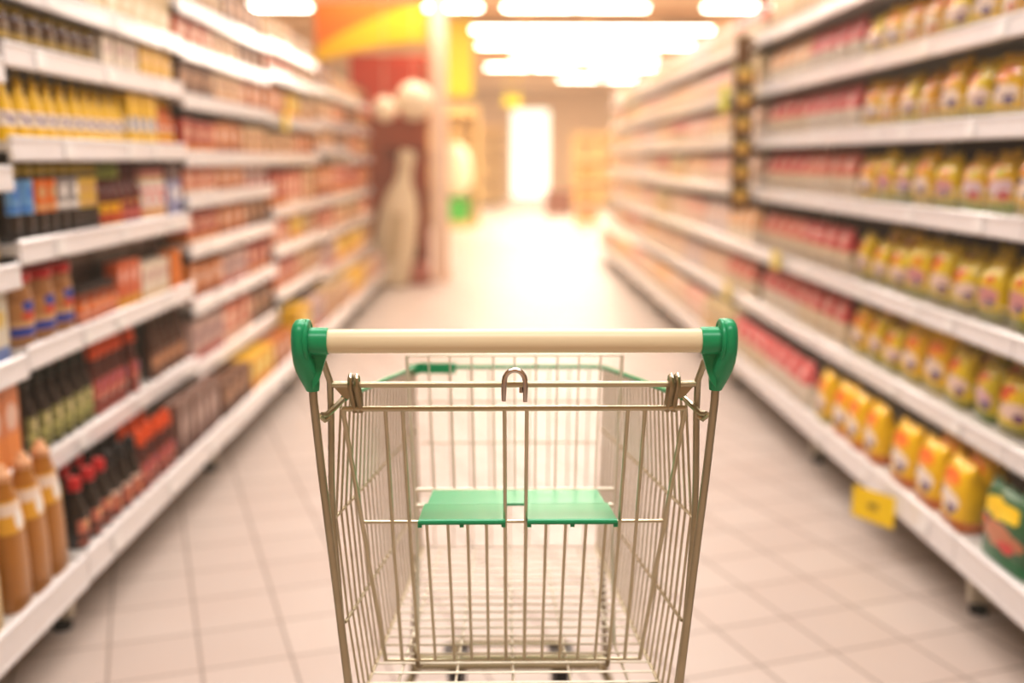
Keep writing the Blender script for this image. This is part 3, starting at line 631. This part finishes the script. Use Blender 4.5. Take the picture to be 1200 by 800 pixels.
# ------------------------------------------------------------------ end of the left run: promotional stand, pillar
DX, DY = -0.99, 11.06
t = empty('promotional_stand', (DX, DY, 0)); tag(t, 'tall red-brown promotional stand under yellow arch at end of left shelves', 'display stand')
M_STB = noise_mat('stand_brown', srgb(170, 84, 46), srgb(146, 66, 36), 3, 0.5)
M_STR = noise_mat('stand_red', srgb(226, 84, 50), srgb(212, 70, 44), 3, 0.5)
M_STP = noise_mat('stand_base_rose', srgb(190, 116, 98), srgb(176, 100, 84), 3, 0.5)
M_ARCH = noise_mat('arch_yellow', srgb(246, 196, 14), srgb(240, 180, 10), 2, 0.5)
M_ARCO = noise_mat('arch_orange', srgb(232, 124, 26), srgb(226, 112, 20), 2, 0.5)
mb = MB(); mb.box(-0.56, 0.25, -0.16, 0.28, 0, 0.06); mb.m = 0; mb.build('plinth', M_STB, t, bevel=0.01)
mb = MB(); mb.box(-0.54, 0.24, -0.14, 0.26, 0.06, 0.22); mb.build('base_box', M_STP, t, bevel=0.01)
mb = MB(); mb.box(-0.55, 0.24, 0.2, 0.26, 0.22, 1.72); mb.build('back_board', M_STB, t, bevel=0.005)
mb = MB(); mb.box(-0.56, 0.25, 0.17, 0.24, 1.72, 2.36); mb.build('red_board', M_STR, t, bevel=0.005)
for z in (0.42, 0.95, 1.42):
    mb = MB(); mb.box(-0.2, 0.23, -0.02, 0.2, z, z+0.03); mb.build('ledge', M_STB, t)
arc = MB(); n = 14
def arch_z(u): return 2.26 + 0.20*math.sin(min(1, u)*PI/2)
up_, lo_ = [], []
for i in range(n+1):
    u = i/n; x = -0.86+1.11*u
    lo_.append((x, arch_z(u))); up_.append((x, arch_z(u)+0.12+0.24*u**0.7))
arc.prism(lo_+up_[::-1], 'y', -0.12, -0.06); arc.build('arch_header', M_ARCH, t)
a2 = MB(); top_ = [(x, min(2.84, z+0.45-0.2*(i/n))) for i, (x, z) in enumerate(up_)]
a2.prism(up_+top_[::-1], 'y', -0.115, -0.065); a2.build('arch_crown', M_ARCO, t)
for x in (-0.82, 0.22):
    mb = MB(); mb.box(x-0.02, x+0.02, -0.06, -0.02, 0.22 if x > 0 else 2.0, 2.3); mb.build('arch_post', M_STB, t)
M_BALL = noise_mat('white_ball', srgb(244, 226, 198), srgb(236, 214, 182), 4, 0.45)
def ball(x, y, z, r, label):
    mb = MB(); mb.lathe([(max(1e-6, r*math.sin(PI*i/12)), r-r*math.cos(PI*i/12)) for i in range(13)], 20)
    mb.lathe([(0.012, 2*r-0.003), (0.012, 2*r+0.015), (0, 2*r+0.015)], 10); mb.tube([(0, 0, 2*r+0.01), (0, 0, HZ-0.001-z+r)], 0.004, 6)
    o = mb.build('hanging_globe', M_BALL, smooth=True, loc=(x, y, z-r)); tag(o, label, 'globe', 'white globes under the yellow arch')
ball(-0.84, 10.62, 1.86, 0.19, 'larger white globe hanging under the yellow arch beside pillar')
ball(-1.10, 10.33, 1.77, 0.12, 'smaller cream globe hanging under the yellow arch above left shelves')
# leaning cream bottle-shaped figure
mb = MB(); mb.lathe([(0.0, 0), (0.17, 0), (0.2, 0.05), (0.22, 0.4), (0.20, 0.72), (0.15, 0.92), (0.085, 1.05), (0.075, 1.22), (0.095, 1.28), (0.07, 1.36), (0, 1.37)], 20, sy=0.45)
cf = empty('bottle_figure', (-1.13, 10.70, 0.04)); cf.rotation_euler = (0, R(9), 0); tag(cf, 'big cream bottle-shaped display figure leaning before the red-brown stand', 'display figure')
mb.build('body', noise_mat('cream_figure', srgb(226, 206, 176), srgb(206, 182, 146), 5, 0.5), cf, True)
mb = MB(); mb.lathe([(0.215, 0.25), (0.222, 0.25), (0.205, 0.72), (0.198, 0.72)], 8, sy=0.46, a0=R(-105), a1=R(-75)); mb.build('stripe', noise_mat('figure_stripe', srgb(196, 170, 130), None, 5, 0.5), cf)
mb = MB(); mb.box(-0.085, 0.085, -0.085, 0.085, 0, HZ-0.001)
for z in (0.0, ): mb.box(-0.1, 0.1, -0.1, 0.1, z, z+0.12)
tag(mb.build('pillar', noise_mat('pillar_cream', srgb(236, 206, 182), srgb(230, 196, 168), 2, 0.5), loc=(-0.63, 11.35, 0)), 'slim cream pillar from floor to ceiling beside the brown stand', 'pillar', kind='structure')

# ------------------------------------------------------------------ beyond the aisle
M_FC = noise_mat('far_fixture_cream', srgb(246, 214, 150), srgb(238, 200, 130), 2, 0.6)
def far_fixture(x0, x1, y, h, label, cols, shelves=4):
    t = empty('display_shelf', ((x0+x1)/2, y, 0)); tag(t, label, 'shelf')
    w = x1-x0
    mb = MB(); mb.box(-w/2, w/2, 0.3, 0.36, 0, h); mb.build('back_panel', M_FC, t)
    for s in (-1, 1):
        mb = MB(); mb.box(s*w/2-0.03, s*w/2+0.03, -0.1, 0.3, 0, h); mb.build('side_panel', M_FC, t)
    for i in range(shelves):
        z = 0.1+i*(h-0.3)/(shelves-1) if shelves > 1 else 0.3
        mb = MB(); mb.box(-w/2+0.03, w/2-0.03, -0.1, 0.3, z, z+0.04); mb.build('shelf', M_FC, t)
    return t
far_fixture(-1.45, -0.42, 20.6, 2.3, 'pale yellow display shelf far beyond the pillar', None)
mb = MB(); mb.box(-0.2, 0.2, -0.02, 0.02, 0, 1.05); mb.tube([(-0.15, 0, 1.05), (-0.15, 0, 1.4)], 0.01, 6); mb.tube([(0.15, 0, 1.05), (0.15, 0, 1.4)], 0.01, 6)
tag(mb.build('yellow_banner', noise_mat('banner_yellow', srgb(252, 220, 40), None, 2, 0.5), loc=(-0.57, 15.0, 2.15)), 'yellow vertical banner hanging from ceiling right of the pillar', 'banner')
mb = MB(); mb.lathe([(0.0, 0), (0.2, 0.02), (0.29, 0.2), (0.31, 0.45), (0.28, 0.72), (0.16, 0.92), (0.05, 0.98), (0, 0.98)], 18, sy=0.5)
tag(mb.build('oval_sign', noise_mat('oval_cream', srgb(250, 234, 200), None, 3, 0.5), smooth=True, loc=(-0.82, 20.15, 0.62)), 'large cream oval display above the green box', 'display')
mb = MB(); mb.box(-0.24, 0.24, -0.16, 0.16, 0, 0.4)
mb.box(-0.25, 0.25, -0.17, 0.17, 0.4, 0.43)
tag(mb.build('storage_box', noise_mat('green_box', srgb(80, 196, 60), srgb(60, 180, 50), 4, 0.5), bevel=0.01, loc=(-0.82, 20.1, 0.13)), 'bright green box low beyond the pillar', 'box')
mb = MB(); mb.box(-0.3, 0.3, -0.2, 0.2, 0, 0.13); tag(mb.build('plinth', M_FC, bevel=0.01, loc=(-0.82, 20.1, 0)), 'pale yellow plinth under the bright green box', 'plinth')
mb = MB(); mb.box(-0.3, 0.3, -0.2, 0.2, 0.05, 0.52); mb.box(-0.32, 0.32, -0.22, 0.22, 0.52, 0.57)
for x in (-0.22, 0.22): mb.box(x-0.03, x+0.03, -0.15, 0.15, 0, 0.05)
tag(mb.build('crate', noise_mat('crate_brown', srgb(140, 84, 60), srgb(120, 70, 50), 4, 0.6), loc=(1.38, 24.5, 0)), 'dark brown crate on the floor at the far aisle end', 'crate')
t = empty('wire_stand', (1.68, 20.4, 0)); tag(t, 'narrow cream stand of orange boxes at far right aisle end', 'stand')
for dx, dy in ((-0.2, -0.2), (0.2, -0.2), (-0.2, 0.2), (0.2, 0.2)):
    mb = MB(); mb.tube([(dx, dy, 0), (dx, dy, 1.6)], 0.012, 8); mb.build('leg', M_FC, t)
for z in (0.08, 0.5, 0.92, 1.3):
    mb = MB(); mb.box(-0.21, 0.21, -0.21, 0.21, z, z+0.02); mb.build('tray', M_FC, t)
carton('farorange', 'orange_display_box', 0.34, 0.3, 0.22, noise_mat('far_orange', srgb(240, 150, 80), None, 3, 0.5))
for i, z in enumerate((0.1, 0.52, 0.94)):
    put('farorange', 1.68, 20.4, z+0.0005, 0, 'orange box on the %s tray of far cream stand' % ('lowest', 'middle', 'upper')[i], 'orange boxes on the far stand')
far_fixture(2.0, 3.3, 29.0, 2.0, 'pale cream display shelf right of the bright far entrance', None)
far_fixture(-0.9, 0.1, 30.0, 2.2, 'pale cream display shelf left of the bright far entrance', None)
mb = MB(); mb.box(-0.16, 0.16, -0.015, 0.015, 0, 0.16)
for x in (-0.1, 0.1): mb.tube([(x, 0, 0.16), (x, 0, HZ-2.28)], 0.006, 6)
tag(mb.build('hanging_sign', noise_mat('lemon_sign', srgb(250, 232, 0), None, 5, 0.5), loc=(0.24, 20.0, 2.28)), 'small bright yellow sign hanging over the far aisle end', 'sign')

# ------------------------------------------------------------------ shopping cart
M_WIRE = noise_mat('cart_wire_zinc', srgb(216, 207, 182), srgb(198, 187, 156), 18, 0.28, 0.7)
M_WIREP = noise_mat('cart_wire_pale_zinc', srgb(244, 236, 220), srgb(232, 222, 200), 18, 0.35, 0.35)
M_WIRED = noise_mat('cart_tube_zinc', srgb(204, 193, 166), srgb(178, 166, 136), 25, 0.3, 0.75)
M_GRIP = noise_mat('grip_cream', srgb(255, 240, 206), srgb(253, 235, 196), 8, 0.34)
M_GRN = noise_mat('cart_green_plastic', srgb(34, 172, 116), srgb(26, 162, 106), 14, 0.32)
M_CHR = noise_mat('hook_chrome', srgb(232, 224, 218), srgb(206, 194, 186), 30, 0.16, 1.0)
M_CAST = noise_mat('caster_grey', srgb(90, 80, 74), srgb(66, 58, 54), 30, 0.5)
cart = empty('shopping_cart', (0.02, 1.75, 0))
tag(cart, 'empty wire shopping cart with cream handle and green plastic ends in aisle', 'shopping cart')
CY = 1.75
def w2(p): return (p[0], p[1]-CY, p[2])        # x is already relative to the cart axis
def T(mb, pts, r, seg=8): mb.tube([w2(p) for p in pts], r, seg)
def lerp(a, b, t): return tuple(a[i]+(b[i]-a[i])*t for i in range(3))
def arcpts(c, r, a0, a1, n, ax):
    out = []
    for i in range(n+1):
        a = a0+(a1-a0)*i/n
        u, v = r*math.cos(a), r*math.sin(a)
        out.append({'xz': (c[0]+u, c[1], c[2]+v), 'yz': (c[0], c[1]+u, c[2]+v)}[ax])
    return out
# handle
mb = MB()
prof = [(-0.246, 0.0), (-0.246, 0.0150), (-0.2445, 0.0158), (0.2445, 0.0158), (0.246, 0.0150), (0.246, 0.0)]
n = 28; rings = []
for x, r in prof: rings.append([(x, 1.35-CY+max(r, 1e-4)*math.cos(2*PI*k/n), 1.066+max(r, 1e-4)*math.sin(2*PI*k/n)) for k in range(n)])
mb.loft(rings); mb.build('handle_grip', M_GRIP, cart, True)
for s in (-1, 1):
    mb = MB()
    def el(z, cx, rx, ry, cy=1.35, n=24): return [(s*(cx+rx*math.cos(2*PI*k/n)), cy-CY+ry*math.sin(2*PI*k/n), z) for k in range(n)]
    mb.loft([el(1.0945, .2775, .003, .006), el(1.0935, .2775, .007, .014), el(1.089, .2775, .0105, .021), el(1.082, .2778, .0122, .0255), el(1.070, .278, .0128, .0275), el(1.056, .278, .0128, .0275, 1.351),
             el(1.046, .2775, .0130, .0255, 1.353), el(1.036, .2755, .0150, .0225, 1.357), el(1.024, .2735, .0150, .0195, 1.362), el(1.010, .2715, .0125, .0150, 1.368), el(1.000, .2702, .0098, .0115, 1.372), el(0.995, .2697, .0085, .0100, 1.374), el(0.9945, .2697, .003, .004, 1.374)])
    # raised bead around the outer knob
    ring_ = [(s*0.2700, 1.352-CY+0.0245*math.cos(2*PI*k/24), 1.066+0.0255*math.sin(2*PI*k/24)) for k in range(25)]
    mb.tube(ring_, 0.0035, 8, caps=False)
    rr_ = []
    for x, r in ((0.270, 0.0180), (0.2445, 0.0180), (0.2430, 0.0172), (0.2430, 0.0150)):
        rr_.append([(s*x, 1.35-CY+r*math.cos(2*PI*k/28), 1.066+r*math.sin(2*PI*k/28)) for k in range(28)])
    mb.loft(rr_)
    for k in (-1, 1):   # moulded web under the collar
        pass
    web = [(s*0.2450, 1.0505), (s*0.2660, 1.0505), (s*0.2660, 1.002), (s*0.2580, 1.012)]
    mb.prism(web, 'y', 1.352-CY, 1.360-CY)
    mb.build('handle_end', M_GRN, cart, True)
    # outer post down to the chassis, and rear frame tube of the basket
    mb = MB()
    T(mb, [(s*0.2697, 1.374, 1.005), (s*0.2695, 1.376, 0.98), (s*0.262, 1.378, 0.88), (s*0.247, 1.385, 0.70), (s*0.236, 1.39, 0.56), (s*0.232, 1.40, 0.30), (s*0.232, 1.43, 0.22), (s*0.236, 1.50, 0.195)], 0.0056, 10)
    mb.build('handle_post', M_WIRED, cart, True)
    mb = MB()
    T(mb, [(s*0.2640, 1.37, 1.045), (s*0.2570, 1.39, 1.030), (s*0.2525, 1.41, 1.00), (s*0.2535, 1.418, 0.95), (s*0.256, 1.42, 0.86), (s*0.2560, 1.42, 0.80), (s*0.2478, 1.42, 0.64), (s*0.2390, 1.43, 0.53), (s*0.232, 1.436, 0.506)], 0.0046, 10)
    mb.build('basket_frame', M_WIRED, cart, True)
# side panels
def rimN(s): return (s*0.244, 1.425, 0.972)
def rimF(s): return (s*0.195, 2.15, 0.872)
def flN(s): return (s*0.228, 1.435, 0.508)
def flF(s): return (s*0.180, 2.09, 0.500)
def midN(s): return (s*0.2555, 1.42, 0.798)
def midF(s): return (s*0.192, 2.13, 0.745)
def m2N(s): return (s*0.243, 1.425, 0.642)
def m2F(s): return (s*0.186, 2.105, 0.590)
WR = 0.0019
for s in (-1, 1):
    mb = MB(); nv = 24
    for i in range(nv):
        t = (i+0.6)/nv
        T(mb, [lerp(rimN(s), rimF(s), t), lerp(midN(s), midF(s), t), lerp(m2N(s), m2F(s), t), lerp(flN(s), flF(s), t)], WR, 6)
    T(mb, [lerp(midN(s), midF(s), t/8) for t in range(9)], 0.0026, 6)
    T(mb, [lerp(m2N(s), m2F(s), t/8) for t in range(9)], 0.0026, 6)
    T(mb, [flN(s), flF(s)], 0.0030, 8)
    mb.build('basket_side', M_WIRE, cart, True)
# rim: coated green over the sides and the far end
mb = MB()
T(mb, [(-0.238, 1.45, 0.968), lerp(rimN(-1), rimF(-1), 0.5), lerp(rimN(-1), rimF(-1), 0.96), (-0.186, 2.158, 0.870), (-0.17, 2.16, 0.870), (0.17, 2.16, 0.870), (0.186, 2.158, 0.870), lerp(rimN(1), rimF(1), 0.96), lerp(rimN(1), rimF(1), 0.5), (0.238, 1.45, 0.968)], 0.0042, 8)
mb.build('basket_rim', M_GRN, cart, True)
mb = MB(); mb.box(-0.178, -0.112, 2.150-CY, 2.156-CY, 0.858, 0.880); mb.prism([(-0.205, 2.118-CY), (-0.178, 2.150-CY), (-0.178, 2.156-CY), (-0.209, 2.121-CY)], 'z', 0.860, 0.882)
mb.build('coin_plate', M_GRN, cart, bevel=0.0015)
# front panel
mb = MB()
for i in range(9):
    x = -0.168+0.042*i
    T(mb, [(x, 2.155, 0.870), (x*0.93, 2.09, 0.500)], 0.0016, 6)
for z, hw, y in ((0.80, 0.19, 2.143), (0.715, 0.187, 2.128), (0.61, 0.184, 2.110), (0.500, 0.18, 2.09)):
    T(mb, [(-hw, y, z), (hw, y, z)], 0.0019, 6)
mb.build('basket_front', M_WIREP, cart, True)
# floor grid
mb = MB(); nf = 20
for i in range(nf+1):
    t = i/nf; a, b = lerp(flN(-1), flF(-1), t), lerp(flN(1), flF(1), t); T(mb, [a, b], WR, 6)
for i in range(5):
    u = -0.8+0.4*i; a, b = flN(1), flF(1); T(mb, [(a[0]*u, a[1], a[2]-0.004), (b[0]*u, b[1], b[2]-0.004)], 0.0024, 6)
mb.build('basket_floor', M_WIREP, cart, True)
# hinged rear gate
G0, G1 = (0.235, 1.402, 0.963), (0.201, 1.55, 0.520)
def gp(fx, t):
    hw = G0[0]+(G1[0]-G0[0])*t
    return (fx*hw, G0[1]+(G1[1]-G0[1])*t, G0[2]+(G1[2]-G0[2])*t)
TM = (0.963-0.779)/(0.963-0.520)
mb = MB()
T(mb, [gp(-1, 0), gp(1, 0)], 0.0037, 10)
for s in (-1, 1): T(mb, [gp(s, 0), gp(s, 0.5), gp(s, 1)], 0.0034, 8)
T(mb, [gp(-1, TM), gp(1, TM)], 0.0026, 8); T(mb, [gp(-1, 1), gp(1, 1)], 0.0024, 8)
for f0, f1 in ((-0.752, -0.87), (-0.652, -0.74), (-0.057, -0.055), (0.073, 0.09), (0.665, 0.755), (0.765, 0.88)):
    T(mb, [gp(f0, 0), gp(f0+(f1-f0)*0.5, 0.5), gp(f1, 1)], 0.0027, 8)
for f in (-0.575, -0.435, -0.305, -0.18, 0.215, 0.345, 0.48, 0.61):
    T(mb, [gp(f, TM), gp(f*1.06, 1)], 0.0023, 8)
mb.build('rear_gate', M_WIRE, cart, True)
# hinge bar and loops
mb = MB(); T(mb, [(-0.250, 1.41, 0.995), (0.250, 1.41, 0.995)], 0.0043, 10); mb.build('hinge_bar', M_WIRE, cart, True)
for s in (-1, 1):
    mb = MB()
    for dx, dz in ((0.224, 0), (0.2155, -0.001)):
        lp = [(s*dx, 1.401, 0.992+dz)] + [(s*dx, 1.41+0.010*math.cos(a), 0.997+dz+0.011*math.sin(a)) for a in (PI, PI*0.75, PI/2, PI*0.25, 0)]
        lp = [(s*(dx-0.006), 1.402, 0.958)] + lp + [(s*(dx-0.004), 1.416, 0.968), (s*(dx-0.0045), 1.408, 0.957)]
        T(mb, lp, 0.0036, 8)
    mb.build('hinge_loop', M_WIRED, cart, True)
    mb = MB()
    poly = [(s*0.2555, 0.9985), (s*0.226, 0.9985), (s*0.222, 0.982), (s*0.230, 0.972), (s*0.238, 0.978)]
    mb.prism(poly, 'y', 1.416-CY, 1.419-CY); mb.build('hinge_plate', M_WIRED, cart, bevel=0.0008)
    mb = MB(); T(mb, [(s*0.2620, 1.392, 0.957), (s*0.2570, 1.398, 0.9555), (s*0.2480, 1.410, 0.962), (s*0.2360, 1.430, 0.972)], 0.0042, 8); T(mb, [(s*0.2640, 1.384, 0.958), (s*0.2590, 1.397, 0.948), (s*0.2530, 1.402, 0.951)], 0.0034, 8); mb.build('rim_hook', M_WIRE, cart, True)
    mb = MB(); T(mb, [(s*0.2375, 1.427, 0.9712), (s*0.2325, 1.436, 0.9735)], 0.0048, 8); mb.build('rim_cap', M_GRN, cart, True)
# lock hook over the hinge bar
mb = MB()
pts = [(-0.0145, 1.399, 0.974), (-0.0142, 1.398, 0.990)] + [(0.0005-0.0142*math.cos(a*PI/8), 1.398, 1.002+0.0155*math.sin(a*PI/8)) for a in range(9)] + [(0.0150, 1.398, 0.990), (0.0148, 1.399, 0.973)]
T(mb, pts, [0.0030]+[0.0037]*(len(pts)-2)+[0.0030], 10)
mb.tube([w2((0.0090, 1.398, 0.9935)), w2((0.0090, 1.398, 0.986))], 0.0024, 8)
mb.build('lock_hook', M_CHR, cart, True)
# child seat
cs = 0.006
def seat_pt(u, v, dz=0): # u -1..1 across, v 0 near .. 1 far
    hw = 0.1440+0.003*v
    return (cs+u*hw, 1.452+0.245*v-CY, 0.7855-0.048*v+dz)
mb = MB()
for u0, u1 in ((-1, -0.13), (0.10, 1)):
    vs = [seat_pt(u0, 0, 0.0), seat_pt(u1, 0, 0.0), seat_pt(u1, 0.62, 0.004), seat_pt(u0, 0.62, 0.004), seat_pt(u0, 0, -0.004), seat_pt(u1, 0, -0.004), seat_pt(u1, 0.62, 0), seat_pt(u0, 0.62, 0)]
    mb.add(vs, [(0, 1, 2, 3), (7, 6, 5, 4), (0, 4, 5, 1), (1, 5, 6, 2), (2, 6, 7, 3), (3, 7, 4, 0)])
    for u in (u0+0.015, (u0+u1)/2, u1-0.015):   # small clip tabs under the front edge
        p = seat_pt(u, 0); mb.box(p[0]-0.003, p[0]+0.003, p[1]-0.001, p[1]+0.010, p[2]-0.011, p[2]-0.003)
    # rolled front edge
    mb.tube([seat_pt(u0, 0, -0.003), seat_pt(u1, 0, -0.003)], 0.0042, 8)
vs = [seat_pt(-0.97, 0.6, 0.004), seat_pt(0.97, 0.6, 0.004), seat_pt(0.94, 1.0, 0.014), seat_pt(-0.94, 1.0, 0.014)]
vs += [(p[0], p[1], p[2]-0.004) for p in vs]
mb.add(vs, [(0, 1, 2, 3), (7, 6, 5, 4), (0, 4, 5, 1), (1, 5, 6, 2), (2, 6, 7, 3), (3, 7, 4, 0)])
mb.build('child_seat', M_GRN, cart)
# child backrest panel of wire
mb = MB(); bx0, bx1 = 0.188, 0.174
def bp(f, t): return (cs+f*(bx0+(bx1-bx0)*t), 1.80-0.05*t, 0.962-0.227*t)
T(mb, [bp(-1, 0), bp(1, 0)], 0.0019, 8); T(mb, [bp(-1, 1), bp(1, 1)], 0.0032, 8)
for s in (-1, 1):
    T(mb, [bp(s, 0), bp(s, 0.5), bp(s, 1), (cs+s*0.168, 1.72, 0.62), (cs+s*0.160, 1.60, 0.522)], 0.0030, 8)
    T(mb, [(cs+s*0.168, 1.715, 0.718), (cs+s*0.152, 1.715, 0.718)], 0.004, 8)
for i in range(9):
    f = -0.8+0.2*i; T(mb, [bp(f, 0), bp(f, 1)], 0.0016, 6)
mb.build('seat_backrest', M_WIREP, cart, True)
# chassis
mb = MB()
for s in (-1, 1):
    T(mb, [(s*0.232, 1.42, 0.215), (s*0.240, 1.60, 0.195), (s*0.236, 1.95, 0.19), (s*0.211, 2.20, 0.17), (s*0.200, 2.27, 0.165)], 0.0095, 10)
T(mb, [(-0.211, 2.225, 0.165), (0.211, 2.225, 0.165)], 0.011, 10)
T(mb, [(-0.236, 1.46, 0.21), (0.236, 1.46, 0.21)], 0.008, 8)
T(mb, [(-0.150, 1.615, 0.489), (0.150, 1.615, 0.489)], 0.0058, 8)
for s in (-1, 1): T(mb, [(s*0.150, 1.60, 0.488), (s*0.151, 1.56, 0.505), (s*0.152, 1.552, 0.53), (s*0.156, 1.57, 0.532)], 0.0035, 8)
for x in (-0.125, 0.125): T(mb, [(x, 2.225, 0.165), (x, 2.36, 0.155)], 0.008, 8)
T(mb, [(-0.14, 2.36, 0.155), (0.14, 2.36, 0.155)], 0.008, 8)
for s in (-1, 1):
    T(mb, [(s*0.215, 1.50, 0.505), (s*0.228, 1.46, 0.36), (s*0.232, 1.44, 0.22)], 0.006, 8); T(mb, [(s*0.19, 2.06, 0.498), (s*0.214, 2.16, 0.18)], 0.006, 8)
mb.build('chassis', noise_mat('chassis_zinc', srgb(160, 146, 114), srgb(134, 120, 90), 25, 0.4, 0.6), cart, True)
for x, y in ((-0.125, 2.34), (0.125, 2.34), (-0.232, 1.47), (0.232, 1.47)):
    fk = MB(); z = 0.145
    fk.box(x-0.03, x+0.03, y-CY-0.035, y-CY+0.035, z-0.004, z+0.004)
    for s in (-1, 1): fk.prism([(y-CY-0.03, z), (y-CY+0.03, z), (y-CY+0.045, 0.05), (y-CY+0.02, 0.05)], 'x', x+s*0.02-0.002, x+s*0.02+0.002)
    f = fk.build('caster', M_CAST, cart, bevel=0.001)
    wl = MB(); rings = []
    for dx, r in ((-0.014, 0.02), (-0.014, 0.055), (-0.009, 0.06), (0.009, 0.06), (0.014, 0.055), (0.014, 0.02)):
        rings.append([(x+dx, y-CY+0.03+r*math.cos(2*PI*k/20), 0.0605+r*math.sin(2*PI*k/20)) for k in range(20)])
    wl.loft(rings); wl.build('wheel', M_RUB, f, True)

# ------------------------------------------------------------------ world and look
sc = bpy.context.scene
w = bpy.data.worlds.new('world'); sc.world = w; w.use_nodes = True
w.node_tree.nodes['Background'].inputs[0].default_value = (1, 0.9, 0.78, 1); w.node_tree.nodes['Background'].inputs[1].default_value = 0.3
GLOW_HAZE = 0.007  # self-glowing volume, imitates warm lens glow that builds up with distance
if GLOW_HAZE:
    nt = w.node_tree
    ab = nt.nodes.new('ShaderNodeVolumeAbsorption'); ab.inputs['Color'].default_value = (0, 0, 0, 1); ab.inputs['Density'].default_value = GLOW_HAZE
    em = nt.nodes.new('ShaderNodeEmission'); em.inputs['Color'].default_value = (1, 0.80, 0.58, 1); em.inputs['Strength'].default_value = GLOW_HAZE*1.15
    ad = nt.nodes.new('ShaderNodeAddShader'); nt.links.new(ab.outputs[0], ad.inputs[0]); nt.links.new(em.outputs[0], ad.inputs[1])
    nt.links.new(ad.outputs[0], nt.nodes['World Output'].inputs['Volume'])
sc.view_settings.view_transform = 'Standard'; sc.view_settings.look = 'None'; sc.view_settings.exposure = 0.16; sc.view_settings.gamma = 0.86
sc.cycles.use_denoising = True; sc.cycles.max_bounces = 6; sc.cycles.diffuse_bounces = 3; sc.cycles.glossy_bounces = 3
sc.cycles.sample_clamp_indirect = 4.0
